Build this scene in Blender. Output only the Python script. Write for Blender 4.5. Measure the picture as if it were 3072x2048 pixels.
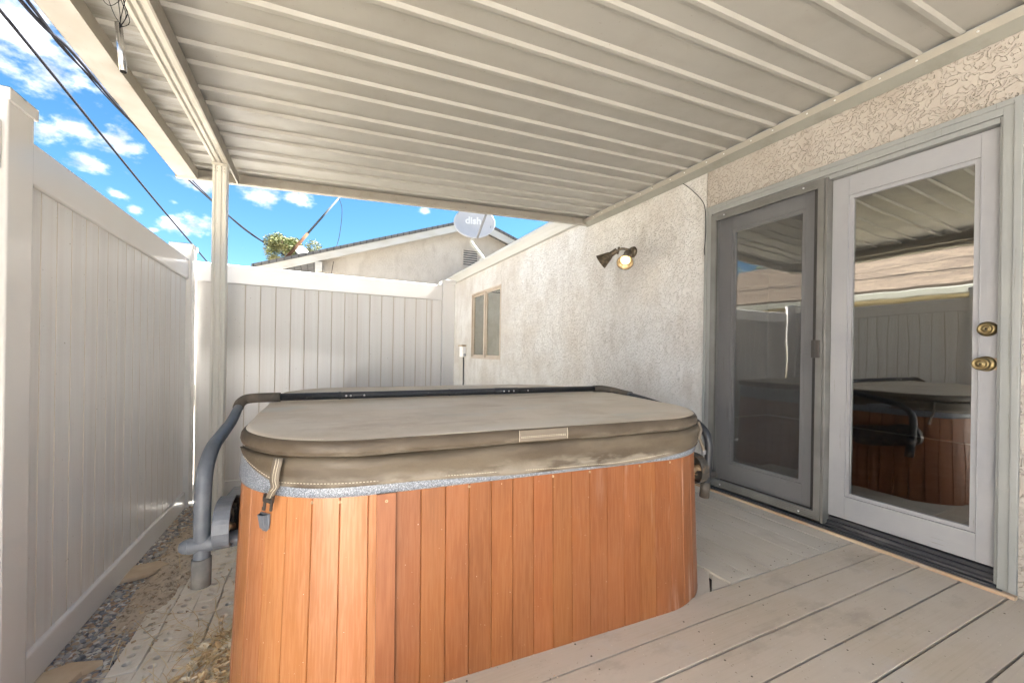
import bpy, bmesh, math, random
from mathutils import Vector, Matrix
from math import sin, cos, pi, radians, sqrt
random.seed(7)
S = bpy.context.scene
for o in list(bpy.data.objects): bpy.data.objects.remove(o)
col = S.collection

# ------------------------------------------------------------------ camera
YAW, ROLL, PITCH, FPX = 0.44153, 0.01556, -0.00023, 1227.67
fw = Vector((sin(YAW)*cos(PITCH), cos(YAW)*cos(PITCH), sin(PITCH)))
r0 = Vector((cos(YAW), -sin(YAW), 0)); u0 = r0.cross(fw)
rt = cos(ROLL)*r0 + sin(ROLL)*u0; up = -sin(ROLL)*r0 + cos(ROLL)*u0
cd = bpy.data.cameras.new('camera'); cam = bpy.data.objects.new('camera', cd); col.objects.link(cam)
cam.matrix_world = Matrix(((rt.x, up.x, -fw.x, 0), (rt.y, up.y, -fw.y, 0), (rt.z, up.z, -fw.z, 1.0), (0, 0, 0, 1)))
cd.sensor_width = 36; cd.sensor_fit = 'HORIZONTAL'; cd.lens = 36*FPX/3072; cd.shift_y = 31.9/3072
cd.clip_start = 0.02; cd.clip_end = 500
S.camera = cam
S.render.resolution_x = 1024; S.render.resolution_y = 682

# ------------------------------------------------------------------ light
EL, AZ = radians(49), radians(2.0)
to_sun = Vector((cos(EL)*cos(AZ), -cos(EL)*sin(AZ), sin(EL)))
sd = bpy.data.lights.new('sun', 'SUN'); sd.energy = 5.0; sd.angle = radians(0.6); sd.color = (1, .98, .945)
so = bpy.data.objects.new('sun', sd); col.objects.link(so)
so.rotation_euler = to_sun.to_track_quat('Z', 'Y').to_euler()
S.view_settings.view_transform = 'Standard'; S.view_settings.look = 'None'
S.view_settings.gamma = 1; S.view_settings.exposure = 3.7
w = bpy.data.worlds.new('World'); S.world = w; w.use_nodes = True
nt = w.node_tree; nt.nodes.clear(); L = nt.links
def wn(t, **k):
    n = nt.nodes.new(t)
    for a, b in k.items(): setattr(n, a, b)
    return n
def wmath(op, a, b=None, clamp=False):
    n = wn('ShaderNodeMath', operation=op, use_clamp=clamp)
    for i, v in enumerate((a, b)):
        if v is None: continue
        if isinstance(v, (int, float)): n.inputs[i].default_value = v
        else: L.new(v, n.inputs[i])
    return n.outputs[0]
sky = wn('ShaderNodeTexSky', sky_type='NISHITA'); sky.sun_disc = False
sky.sun_elevation = EL; sky.sun_rotation = math.atan2(to_sun.x, to_sun.y)
sky.altitude = 800; sky.air_density = 1.0; sky.dust_density = 0.3; sky.ozone_density = 2.5
tc = wn('ShaderNodeTexCoord')
CL = [((-.40, .818, .44), .17), ((-.38, .864, .325), .045), ((-.345, .876, .337), .05), ((-.31, .889, .34), .052), ((-.285, .9, .335), .03),
      ((-.344, .891, .295), .034), ((-.198, .934, .303), .05), ((-.10, .948, .308), .06), ((-.05, .951, .308), .045), ((-.24, .945, .222), .042),
      ((-.20, .948, .232), .045), ((-.292, .928, .236), .016), ((-.313, .915, .256), .02), ((.21, .926, .318), .022), ((-.27, .941, .209), .012),
      ((-.5, .80, .33), .12), ((.0, .82, .57), .2), ((-.7, -.6, .4), .7), ((.2, -.85, .35), .75), ((-.9, .05, .30), .30), ((-.35, -.9, .15), .6), ((.1, -.4, .9), .4), ((.75, .5, .5), .25), ((-.24, .93, .262), .012)]  # the wide masks out of view are added clouds that brighten the shade
sc = wn('ShaderNodeVectorMath', operation='MULTIPLY'); sc.inputs[1].default_value = (1, 1, 1.7); L.new(tc.outputs['Generated'], sc.inputs[0])
acc = None
for c, r in CL:
    d = wn('ShaderNodeVectorMath', operation='DISTANCE'); L.new(sc.outputs[0], d.inputs[0]); d.inputs[1].default_value = (c[0], c[1], c[2]*1.7)
    m = wn('ShaderNodeMapRange'); m.inputs[1].default_value = 0; m.inputs[2].default_value = r*1.15; m.inputs[3].default_value = 1; m.inputs[4].default_value = 0
    L.new(d.outputs['Value'], m.inputs[0])
    acc = m.outputs[0] if acc is None else wmath('MAXIMUM', acc, m.outputs[0])
nz = wn('ShaderNodeTexNoise'); nz.inputs['Scale'].default_value = 26; nz.inputs['Detail'].default_value = 9; nz.inputs['Roughness'].default_value = .62
L.new(sc.outputs[0], nz.inputs['Vector'])
dens = wmath('ADD', acc, wmath('MULTIPLY', wmath('SUBTRACT', nz.outputs[0], .5), 1.9))
dm = wn('ShaderNodeMapRange', interpolation_type='SMOOTHSTEP'); dm.inputs[1].default_value = .30; dm.inputs[2].default_value = .98; L.new(dens, dm.inputs[0])
n2 = wn('ShaderNodeTexNoise'); n2.inputs['Scale'].default_value = 24; n2.inputs['Detail'].default_value = 5; L.new(sc.outputs[0], n2.inputs['Vector'])
cc = wn('ShaderNodeMix', data_type='RGBA'); cc.inputs[6].default_value = (.95, 1.03, 1.25, 1); cc.inputs[7].default_value = (2.5, 2.55, 2.7, 1)
cm = wn('ShaderNodeMapRange'); cm.inputs[1].default_value = .34; cm.inputs[2].default_value = .74; L.new(n2.outputs[0], cm.inputs[0]); L.new(cm.outputs[0], cc.inputs[0])
hs = wn('ShaderNodeHueSaturation'); hs.inputs['Saturation'].default_value = 1.24; hs.inputs['Value'].default_value = 0.285; hs.inputs['Hue'].default_value = .49
L.new(sky.outputs[0], hs.inputs['Color'])
mx = wn('ShaderNodeMix', data_type='RGBA'); L.new(dm.outputs[0], mx.inputs[0]); L.new(hs.outputs[0], mx.inputs[6]); L.new(cc.outputs[2], mx.inputs[7])
bg = wn('ShaderNodeBackground'); bg.inputs[1].default_value = 0.075; L.new(mx.outputs[2], bg.inputs[0])
wo = wn('ShaderNodeOutputWorld'); L.new(bg.outputs[0], wo.inputs[0])

# ------------------------------------------------------------------ materials
class Mat:
    def __init__(s, name, color=(.5, .5, .5), rough=.6, metal=0, spec=.5):
        s.m = bpy.data.materials.new(name); s.m.use_nodes = True; s.t = s.m.node_tree; s.L = s.t.links
        s.b = s.t.nodes['Principled BSDF']; s.out = s.t.nodes['Material Output']
        s.b.inputs['Base Color'].default_value = (*color, 1); s.b.inputs['Roughness'].default_value = rough
        s.b.inputs['Metallic'].default_value = metal; s.b.inputs['Specular IOR Level'].default_value = spec
        s.c = None; s.col0 = color; s.co = None
    def n(s, t, **k):
        n = s.t.nodes.new(t)
        for a, b in k.items(): setattr(n, a, b)
        return n
    def coord(s, scale=(1, 1, 1), kind='Object'):
        if s.co is None: s.co = s.n('ShaderNodeTexCoord')
        mp = s.n('ShaderNodeMapping'); mp.inputs['Scale'].default_value = scale; s.L.new(s.co.outputs[kind], mp.inputs[0]); return mp.outputs[0]
    def noise(s, scale=(1, 1, 1), detail=4, rough=.5, dist=0, kind='Object'):
        n = s.n('ShaderNodeTexNoise'); n.inputs['Scale'].default_value = 1; n.inputs['Detail'].default_value = detail
        n.inputs['Roughness'].default_value = rough; n.inputs['Distortion'].default_value = dist
        if isinstance(scale, (int, float)): scale = (scale,)*3
        s.L.new(s.coord(scale, kind), n.inputs['Vector']); return n.outputs[0]
    def ramp(s, v, a, b, smooth=False):
        n = s.n('ShaderNodeMapRange'); n.inputs[1].default_value = a; n.inputs[2].default_value = b
        if smooth: n.interpolation_type = 'SMOOTHSTEP'
        s.L.new(v, n.inputs[0]); return n.outputs[0]
    def math(s, op, a, b, clamp=False):
        n = s.n('ShaderNodeMath', operation=op, use_clamp=clamp)
        for i, v in enumerate((a, b)):
            if isinstance(v, (int, float)): n.inputs[i].default_value = v
            else: s.L.new(v, n.inputs[i])
        return n.outputs[0]
    def mix(s, fac, color, base=None):
        n = s.n('ShaderNodeMix', data_type='RGBA')
        if isinstance(fac, (int, float)): n.inputs[0].default_value = fac
        else: s.L.new(fac, n.inputs[0])
        if s.c is None: n.inputs[6].default_value = (*s.col0, 1)
        else: s.L.new(s.c, n.inputs[6])
        if isinstance(color, tuple): n.inputs[7].default_value = (*color, 1)
        else: s.L.new(color, n.inputs[7])
        s.c = n.outputs[2]; s.L.new(s.c, s.b.inputs['Base Color']); return s
    def var(s, scale, color, a=.4, b=.7, detail=4, rough=.5, amt=1.0):
        f = s.ramp(s.noise(scale, detail, rough), a, b)
        if amt != 1: f = s.math('MULTIPLY', f, amt)
        return s.mix(f, color)
    def bump(s, v, dist=.002, strength=1):
        n = s.n('ShaderNodeBump'); n.inputs['Distance'].default_value = dist; n.inputs['Strength'].default_value = strength
        s.L.new(v, n.inputs['Height'])
        if s.b.inputs['Normal'].is_linked: s.L.new(s.b.inputs['Normal'].links[0].from_socket, n.inputs['Normal'])
        s.L.new(n.outputs[0], s.b.inputs['Normal']); return s
    def rvar(s, scale, a, b):
        n = s.n('ShaderNodeMapRange'); s.L.new(s.noise(scale, 3), n.inputs[0]); n.inputs[1].default_value = .3; n.inputs[2].default_value = .7
        n.inputs[3].default_value = a; n.inputs[4].default_value = b; s.L.new(n.outputs[0], s.b.inputs['Roughness']); return s

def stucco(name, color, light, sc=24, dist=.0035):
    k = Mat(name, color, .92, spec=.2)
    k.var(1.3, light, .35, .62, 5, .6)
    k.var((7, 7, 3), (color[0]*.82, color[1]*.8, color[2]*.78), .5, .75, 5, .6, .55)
    h = k.noise(sc, 2.5, .5, 1.6)
    plate = k.ramp(h, .44, .52, True)
    rim = k.math('SUBTRACT', 1.0, k.math('MULTIPLY', k.math('ABSOLUTE', k.math('SUBTRACT', h, .475), 0), 26), True)
    msk = k.ramp(k.noise(4.5, 3), .38, .56)
    k.mix(k.math('MULTIPLY', k.math('MULTIPLY', rim, msk), .25), (color[0]*.42, color[1]*.38, color[2]*.33))
    k.bump(plate, dist, .9); k.bump(k.noise(220, 3), .0012, .6)
    return k.m
M = {}
M['stucco'] = stucco('stucco', (.53, .49, .445), (.645, .63, .605), 27, .006)
M['stucco_head_shade'] = stucco('stucco_header_shade', (.36, .315, .265), (.41, .37, .325), 26, .006)  # darker stucco copy: shade above and right of the doors put into the colour
M['stucco_far'] = stucco('stucco_far', (.51, .455, .39), (.58, .53, .465), 22, .004)
k = Mat('vinyl', (.88, .86, .835), .17); k.var((2, 2, .6), (.84, .80, .76), .35, .7, 2, .5); k.bump(k.noise(4, 1), .0015, .2); M['vinyl'] = k.m
k = Mat('vinyl_picket', (.87, .845, .815), .28); k.var((30, 30, .5), (.81, .77, .73), .4, .7, 3); k.var(70, (.36, .30, .24), .74, .78, 2); k.bump(k.noise((140, 140, .6), 2), .0006, .6); M['picket'] = k.m
M['groove'] = Mat('groove_dirt', (.70, .63, .55), .7).m
def paintmat(name, c, dirt, rough=.45, dsc=(5, 5, 5), amt=.8):
    k = Mat(name, c, rough); k.var(dsc, dirt, .52, .74, 6, .65, amt); k.var(60, (dirt[0]*.6, dirt[1]*.55, dirt[2]*.5), .70, .78, 3, .5, .6); k.rvar(8, rough-.1, rough+.15); return k
k = paintmat('cover_enamel', (.365, .35, .312), (.325, .305, .265), .42, (2.2, 2.2, 2.2))
k.bump(k.noise((1.5, 7, 1.5), 2), .006, .5); sx_ = k.n('ShaderNodeSeparateXYZ'); k.L.new(k.co.outputs['Object'], sx_.inputs[0])
st = k.math('MULTIPLY', k.ramp(sx_.outputs[0], -.50, -.72), k.ramp(k.noise((5, 16, 5), 6, .65), .46, .62)); k.mix(k.math('MULTIPLY', st, .6), (.19, .175, .135)); M['cover'] = k.m
M['cover_dirty'] = paintmat('cover_enamel_dirty', (.35, .32, .275), (.27, .235, .18), .45, (9, 3, 9), .75).m
M['beam'] = paintmat('beam_enamel', (.52, .495, .44), (.44, .39, .32), .4, (14, 1.2, 14), .7).m
M['postm'] = paintmat('post_enamel', (.72, .695, .64), (.60, .555, .48), .4, (9, 9, .8), .6).m
M['ledger'] = paintmat('ledger_metal', (.34, .315, .27), (.42, .36, .28), .4, (4, 9, 4), .5).m
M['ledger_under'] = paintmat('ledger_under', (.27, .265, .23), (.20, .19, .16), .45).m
M['screw'] = Mat('zinc_screw', (.72, .72, .72), .3, 1).m
# wood siding of the tub
k = Mat('cedar_panel', (.25, .084, .026), .36, spec=.5)
k.var((9, 9, 2.2), (.205, .066, .019), .38, .66, 3)
g = k.noise((150, 150, 5), 3, .55, .6); k.mix(k.math('MULTIPLY', k.ramp(g, .42, .62), .35), (.32, .133, .056))
lw = k.noise((22, 22, 1.6), 5, .65); msk = k.ramp(k.noise((2.6, 2.6, .9), 2), .46, .60)
sx_ = k.n('ShaderNodeSeparateXYZ'); k.L.new(k.co.outputs['Object'], sx_.inputs[0]); msk = k.math('MULTIPLY', msk, k.ramp(sx_.outputs[0], .75, 1.2))
k.mix(k.math('MULTIPLY', k.math('MULTIPLY', k.ramp(lw, .55, .70), msk), .42), (.62, .50, .43))
k.var(190, (.72, .58, .46), .80, .82, 1)
vc = k.n('ShaderNodeVertexColor', layer_name='tone'); mm = k.n('ShaderNodeMix', data_type='RGBA', blend_type='MULTIPLY'); mm.inputs[0].default_value = 1
k.L.new(k.c, mm.inputs[6]); k.L.new(vc.outputs[0], mm.inputs[7]); k.c = mm.outputs[2]; k.L.new(k.c, k.b.inputs['Base Color'])
k.bump(g, .0009, .8); k.rvar(6, .34, .52); M['cedar'] = k.m
k = Mat('cedar_trim', (.25, .085, .031), .45); k.var((80, 80, 5), (.30, .112, .045), .4, .65, 3); k.var((14, 14, 9), (.26, .10, .04), .62, .75, 4, .6, .6); k.bump(k.noise((150, 150, 5), 3), .0008, .7); M['cedar_trim'] = k.m
k = Mat('granite_acrylic', (.17, .19, .22), .35); k.var(320, (.40, .43, .48), .52, .60, 2); k.var(260, (.07, .08, .10), .60, .64, 2); M['granite'] = k.m
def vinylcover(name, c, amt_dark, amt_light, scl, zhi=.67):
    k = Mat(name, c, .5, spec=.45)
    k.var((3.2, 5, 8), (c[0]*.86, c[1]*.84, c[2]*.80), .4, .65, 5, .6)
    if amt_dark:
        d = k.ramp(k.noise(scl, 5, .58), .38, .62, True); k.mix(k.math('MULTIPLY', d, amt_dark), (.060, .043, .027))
    if amt_light:
        d = k.ramp(k.noise((scl[0]*1.7, scl[1]*1.7, scl[2]*1.5), 6, .62), .46, .56); sz_ = k.n('ShaderNodeSeparateXYZ'); k.L.new(k.co.outputs['Object'], sz_.inputs[0])
        low = k.ramp(k.math('ADD', sz_.outputs[2], k.math('MULTIPLY', k.noise(12, 3), .05)), zhi, zhi-.028); k.mix(k.math('MULTIPLY', k.math('MULTIPLY', d, low), amt_light), (.25, .215, .165))
    k.bump(k.noise(200, 3), .0008, .7); k.bump(k.noise((10, 10, 22), 3), .009, .6); k.rvar(7, .45, .68); return k
M['lid'] = None
k = vinylcover('cover_vinyl_top', (.66, .56, .44), 0, 0, (3, 3, 3)); k.var((1.3, 5, 3), (.66, .585, .48), .45, .68, 6, .6); k.var((2.4, 9, 3), (.46, .35, .25), .54, .70, 6, .65, .7); k.var((1.5, 4, 3), (.52, .51, .45), .58, .7, 5, .6, .6); M['lid'] = k.m
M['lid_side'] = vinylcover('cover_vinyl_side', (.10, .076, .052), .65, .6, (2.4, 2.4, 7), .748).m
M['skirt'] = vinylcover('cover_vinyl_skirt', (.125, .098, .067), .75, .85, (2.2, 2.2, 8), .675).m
M['strap'] = Mat('strap_vinyl', (.165, .135, .10), .6).m
M['thread'] = Mat('thread', (.72, .65, .50), .8).m
k = Mat('grey_plastic', (.105, .118, .14), .45); k.var(14, (.17, .18, .20), .45, .7, 4, .6, .8); k.bump(k.noise(180, 2), .0004, .6); M['greyp'] = k.m
k = Mat('dusty_foam', (.12, .117, .11), .9); k.var(22, (.18, .172, .16), .4, .65, 4); M['foam'] = k.m
k = Mat('black_tube', (.022, .024, .028), .42); k.var(60, (.11, .105, .10), .56, .74, 6, .7, .8); M['blackt'] = k.m
k = Mat('brown_rubber', (.075, .062, .048), .7); k.var(20, (.13, .10, .075), .45, .7, 4); M['rubber'] = k.m
M['dark'] = Mat('dark_void', (.012, .011, .010), .8).m
k = Mat('dark_plastic', (.05, .044, .038), .5); k.var(25, (.16, .11, .065), .5, .66, 5, .6); M['darkp'] = k.m
k = Mat('rusty_bolt', (.36, .25, .15), .7, .3); k.var(50, (.55, .42, .26), .45, .6); M['rust'] = k.m
def wpaint(name, c):
    k = Mat(name, c, .55)
    k.var((3, 3, 3), (c[0]*.86, c[1]*.87, c[2]*.9), .4, .7, 4, .6)
    return k
k = wpaint('frame_paint', (.26, .262, .245)); cr = k.ramp(k.noise((90, 90, 3.2), 5, .7), .63, .67); k.mix(k.math('MULTIPLY', cr, .5), (.12, .11, .09)); k.bump(k.noise((90, 90, 3.2), 4), .0012, .5); M['frame'] = k.m
k = wpaint('door_paint', (.30, .295, .295)); cr = k.ramp(k.noise((80, 80, 3), 6, .7), .645, .67); k.mix(k.math('MULTIPLY', cr, .6), (.14, .11, .08)); k.bump(k.noise((80, 80, 3), 4), .001, .5); M['door'] = k.m
k = wpaint('door_paint_rail', (.30, .295, .295)); cr = k.ramp(k.noise((80, 3, 70), 6, .7), .645, .67); k.mix(k.math('MULTIPLY', cr, .6), (.14, .11, .08)); k.bump(k.noise((80, 3, 70), 4), .001, .5); M['door_rail'] = k.m
k = Mat('bronze_aluminium', (.14, .135, .122), .4, .2); k.var(6, (.18, .175, .16), .4, .65); M['bronze'] = k.m
M['bronze_dark'] = Mat('bronze_dark', (.055, .048, .042), .4, .2).m
k = Mat('threshold', (.035, .035, .038), .4); k.var((20, 3, 20), (.16, .15, .14), .55, .75, 5, .6, .7); M['sill'] = k.m
k = Mat('raw_wood', (.38, .25, .15), .8); k.var((30, 3, 30), (.50, .40, .28), .4, .65, 4); k.var((12, 5, 12), (.34, .30, .25), .55, .7, 4, .6, .7); M['rawwood'] = k.m
k = Mat('brass', (.25, .19, .095), .46, 1); k.var(40, (.19, .14, .065), .45, .7); M['brass'] = k.m
# glass
def glass(name, base, tint=(1, 1, 1), wav=.004, sc=(1.6, 1.6, 1.1)):
    k = Mat(name); k.t.nodes.remove(k.b)
    gl = k.n('ShaderNodeBsdfGlossy'); gl.inputs['Roughness'].default_value = 0.012; gl.inputs['Color'].default_value = (*tint, 1)
    tr = k.n('ShaderNodeBsdfTransparent'); tr.inputs[0].default_value = (.80, .82, .80, 1)
    fr = k.n('ShaderNodeFresnel'); fr.inputs[0].default_value = 1.5
    a = k.math('ADD', k.math('MULTIPLY', fr.outputs[0], 1.5), base, True)
    mx = k.n('ShaderNodeMixShader'); k.L.new(a, mx.inputs[0]); k.L.new(tr.outputs[0], mx.inputs[1]); k.L.new(gl.outputs[0], mx.inputs[2])
    bp = k.n('ShaderNodeBump'); bp.inputs['Distance'].default_value = wav; bp.inputs['Strength'].default_value = 1
    k.L.new(k.noise(sc, 2, .5), bp.inputs['Height']); k.L.new(bp.outputs[0], gl.inputs['Normal'])
    k.L.new(mx.outputs[0], k.out.inputs[0]); return k.m
M['glass'] = glass('door_glass', .155, wav=.0016, sc=(1.2, 2.6, 1.3))
M['glass2'] = glass('window_glass', .32, (.95, 1, .97), .004)
k = Mat('insect_mesh', (.06, .058, .055), .8); tr = k.n('ShaderNodeBsdfTransparent'); mxs = k.n('ShaderNodeMixShader'); mxs.inputs[0].default_value = .40
k.L.new(tr.outputs[0], mxs.inputs[1]); k.L.new(k.b.outputs[0], mxs.inputs[2]); k.L.new(mxs.outputs[0], k.out.inputs[0]); M['mesh'] = k.m
k = Mat('blind', (.66, .62, .54), .8); k.bump(k.noise((3, 3, 40), 2), .004, .5); M['blind'] = k.m
k = Mat('tan_aluminium', (.42, .34, .265), .45, .1); k.var(5, (.50, .42, .34), .4, .7); M['tanalu'] = k.m
# deck
k = Mat('deck_paint', (.46, .388, .30), .62, spec=.35); k.var((3, 110, 3), (.38, .315, .24), .48, .70, 4, .6, .55)
k.var((1.5, 2.4, 1), (.51, .445, .37), .38, .66, 6, .6); k.var((3, 6, 3), (.30, .25, .205), .54, .76, 6, .65, .8)
k.var((5, 5, 5), (.47, .44, .40), .58, .72, 6, .65, .5)
sp = k.ramp(k.noise(75, 2), .71, .74); k.mix(k.math('MULTIPLY', sp, .7), (.16, .125, .09)); k.var(115, (.68, .60, .47), .77, .785, 1)
k.bump(k.noise((4, 40, 4), 3), .0012, .35); k.rvar(7, .5, .72); M['deck'] = k.m
k = Mat('deck_paint_side', (.46, .41, .335), .62, spec=.35); k.var((110, 3, 3), (.39, .34, .27), .48, .70, 4, .6, .5)
k.var((2.4, 1.5, 1), (.51, .465, .40), .38, .66, 6, .6); k.var((5, 3, 3), (.33, .285, .24), .55, .76, 6, .6, .7)
sp = k.ramp(k.noise(75, 2), .71, .74); k.mix(k.math('MULTIPLY', sp, .7), (.16, .125, .09)); k.bump(k.noise((40, 4, 4), 3), .0012, .35); M['deck2'] = k.m
M['gap'] = Mat('gap_dirt_shade', (.06, .045, .032), .95).m
# ground
k = Mat('earth', (.62, .50, .37), .95); k.var(6, (.72, .62, .49), .4, .65, 6, .6); k.var(40, (.20, .14, .09), .5, .7, 5, .6); k.bump(k.noise(60, 5), .006, .8); M['earth'] = k.m
k = Mat('yard', (.42, .39, .35), .95); k.var(3, (.36, .33, .29), .4, .65, 6, .6); k.bump(k.noise(60, 5), .006, .8); M['yard'] = k.m
k = Mat('cored_brick', (.84, .76, .64), .9); k.var(7, (.90, .84, .74), .4, .66, 6, .6); k.var(18, (.60, .48, .34), .54, .74, 6, .65, .45); k.bump(k.noise((30, 90, 40), 5), .002, .7); M['brick'] = k.m
k = Mat('pebble', (.30, .29, .28), .6)
oi = k.n('ShaderNodeVertexColor', layer_name='tone'); k.c = oi.outputs[0]; k.L.new(k.c, k.b.inputs['Base Color']); k.bump(k.noise(300, 2), .0006, .5); M['pebble'] = k.m
k = Mat('dry_leaf', (.50, .34, .18), .8); oi = k.n('ShaderNodeVertexColor', layer_name='tone'); k.c = oi.outputs[0]; k.L.new(k.c, k.b.inputs['Base Color']); M['leafdry'] = k.m
k = Mat('sandstone', (.62, .46, .30), .9); k.var(8, (.74, .62, .45), .4, .7); k.bump(k.noise(30, 4), .004, .6); M['stone'] = k.m
# houses
k = Mat('gutter_white', (.47, .465, .44), .45); k.var((4, 1, 8), (.38, .37, .33), .5, .72, 5, .6, .7); M['gutter'] = k.m
M['gutter_dim'] = Mat('gutter_cream', (.13, .125, .10), .4).m
k = Mat('fascia_white', (.54, .52, .48), .5); k.var((2, 2, 6), (.47, .44, .38), .45, .7); M['fascia'] = k.m
def shingle(name, c, c2):
    k = Mat(name, c, .9); br = k.n('ShaderNodeTexBrick'); br.inputs['Scale'].default_value = 1; br.inputs['Brick Width'].default_value = .3; br.inputs['Row Height'].default_value = .14
    br.inputs['Mortar Size'].default_value = .012; br.inputs['Color1'].default_value = (*c, 1); br.inputs['Color2'].default_value = (*c2, 1); br.inputs['Mortar'].default_value = (c[0]*.3, c[1]*.3, c[2]*.3, 1)
    k.L.new(k.coord((1, 1, 1), 'UV'), br.inputs['Vector']); k.c = br.outputs[0]; k.var(30, (c[0]*.6, c[1]*.6, c[2]*.6), .45, .7, 4, .6, .7); return k.m
M['shingle_tan'] = shingle('shingle_tan', (.15, .11, .075), (.085, .06, .043))
M['shingle_grey'] = shingle('shingle_grey', (.12, .115, .11), (.08, .08, .08))
k = Mat('tan_siding', (.36, .31, .19), .8); k.var((30, 30, .5), (.28, .235, .14), .4, .7); M['siding'] = k.m
k = Mat('room_wall', (.20, .17, .14), .9); k.var(2, (.16, .14, .12), .4, .7); M['roomwall'] = k.m
k = Mat('carpet', (.11, .088, .068), 1.0); k.var(4, (.16, .13, .10), .42, .62, 6, .7); M['carpet'] = k.m
M['white_plastic'] = Mat('white_plastic', (.78, .76, .74), .45).m
k = Mat('dish_grey', (.46, .465, .485), .4); k.var(5, (.50, .50, .52), .4, .7); M['dish'] = k.m
M['dish_arm'] = Mat('dish_arm', (.22, .215, .21), .5).m
M['dish_white'] = Mat('dish_white', (.75, .75, .75), .5).m
M['alu'] = Mat('aluminium_tube', (.72, .72, .73), .24, 1).m
M['galv'] = Mat('galvanised', (.085, .09, .095), .8, 0, .2).m
k = Mat('rusty_pole', (.065, .032, .018), .9, spec=.1); k.var(6, (.10, .06, .036), .4, .6); M['rustpole'] = k.m
M['wire'] = Mat('wire_rubber', (.02, .02, .024), .95, spec=.05).m
k = Mat('lamp_bronze', (.095, .075, .052), .45, .5); k.var(35, (.20, .155, .105), .45, .68, 4); M['lampm'] = k.m
k = Mat('lamp_inner', (.72, .50, .24), .5); k.b.inputs['Base Color'].default_value = (.9, .6, .2, 1); M['lampin'] = k.m
k = Mat('bulb_glass', (1, .9, .7)); k.b.inputs['Emission Color'].default_value = (1, .66, .27, 1); k.b.inputs['Emission Strength'].default_value = .2; M['bulb'] = k.m
k = Mat('foliage', (.085, .11, .03), .6); k.var(3, (.17, .16, .05), .4, .6); M['leaf'] = k.m
M['bark'] = Mat('bark', (.16, .11, .07), .9).m

# ------------------------------------------------------------------ mesh helpers
class MB:
    def __init__(s): s.v = []; s.f = []; s.mi = []; s.sm = []
    def add(s, vs, fs, mi=0, smooth=False):
        b = len(s.v); s.v += [tuple(v) for v in vs]
        for f in fs: s.f.append([b+i for i in f]); s.mi.append(mi); s.sm.append(smooth)
        return s
    def box(s, a, b, mi=0, M4=None):
        x0, x1 = sorted((a[0], b[0])); y0, y1 = sorted((a[1], b[1])); z0, z1 = sorted((a[2], b[2]))
        vs = [(x, y, z) for z in (z0, z1) for y in (y0, y1) for x in (x0, x1)]
        if M4: vs = [tuple(M4 @ Vector(v)) for v in vs]
        return s.add(vs, [(0, 2, 3, 1), (4, 5, 7, 6), (0, 1, 5, 4), (2, 6, 7, 3), (0, 4, 6, 2), (1, 3, 7, 5)], mi)
    def tube(s, pts, r, n=12, mi=0, cap=True, smooth=True):
        pts = [Vector(p) for p in pts]; m = len(pts)
        rs = r if isinstance(r, (list, tuple)) else [r]*m
        t0 = (pts[1]-pts[0]).normalized(); a = t0.orthogonal().normalized(); vs = []; prev = t0
        for i, p in enumerate(pts):
            t = (pts[min(i+1, m-1)]-pts[max(i-1, 0)]).normalized()
            q = prev.rotation_difference(t); a = (q @ a); a = (a-a.dot(t)*t).normalized(); prev = t; b = t.cross(a)
            for j in range(n):
                an = 2*pi*j/n; vs.append(p+rs[i]*(cos(an)*a+sin(an)*b))
        fs = [(i*n+j, i*n+(j+1) % n, (i+1)*n+(j+1) % n, (i+1)*n+j) for i in range(m-1) for j in range(n)]
        s.add(vs, fs, mi, smooth)
        if cap:
            s.add(vs[:n], [tuple(range(n))[::-1]], mi); s.add(vs[-n:], [tuple(range(n))], mi)
        return s
    def lathe(s, prof, M4, n=28, mi=0, smooth=True):
        vs = []
        for r, z in prof:
            for j in range(n):
                a = 2*pi*j/n; vs.append(M4 @ Vector((r*cos(a), r*sin(a), z)))
        fs = [(i*n+j, i*n+(j+1) % n, (i+1)*n+(j+1) % n, (i+1)*n+j) for i in range(len(prof)-1) for j in range(n)]
        return s.add(vs, fs, mi, smooth)
    def prism(s, poly, ax, a, b, mi=0, smooth=False):
        # poly: 2D points in the two other axes, extruded along axis ax from a to b
        def mk(p, t):
            q = list(p); q.insert(ax, t); return tuple(q)
        n = len(poly); vs = [mk(p, a) for p in poly]+[mk(p, b) for p in poly]
        s.add(vs, [tuple(range(n))[::-1], tuple(range(n, 2*n))], mi)
        return s.add(vs, [(i, (i+1) % n, n+(i+1) % n, n+i) for i in range(n)], mi, smooth)
    def build(s, name, mats, parent=None, bevel=0, seg=2, fix=True, weld=True, uvf=None):
        me = bpy.data.meshes.new(name); me.from_pydata(s.v, [], s.f); me.update()
        if not isinstance(mats, (list, tuple)): mats = [mats]
        for m in mats: me.materials.append(m)
        me.polygons.foreach_set('material_index', s.mi); me.polygons.foreach_set('use_smooth', s.sm)
        if fix:
            bm = bmesh.new(); bm.from_mesh(me)
            if weld: bmesh.ops.remove_doubles(bm, verts=bm.verts, dist=1e-5)
            bmesh.ops.recalc_face_normals(bm, faces=bm.faces); bm.to_mesh(me); bm.free()
        if uvf:
            uv = me.uv_layers.new(name='UVMap')
            for lp in me.loops: uv.data[lp.index].uv = uvf(me.vertices[lp.vertex_index].co)
        o = bpy.data.objects.new(name, me); col.objects.link(o)
        if bevel:
            b = o.modifiers.new('bevel', 'BEVEL'); b.width = bevel; b.segments = seg; b.limit_method = 'ANGLE'; b.angle_limit = radians(40)
        if parent: o.parent = parent; o.matrix_parent_inverse = parent.matrix_world.inverted()
        return o
def empty(name, loc=(0, 0, 0)):
    o = bpy.data.objects.new(name, None); col.objects.link(o); o.location = loc; o.empty_display_size = .1
    o.matrix_world = Matrix.Translation(loc); return o
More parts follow.
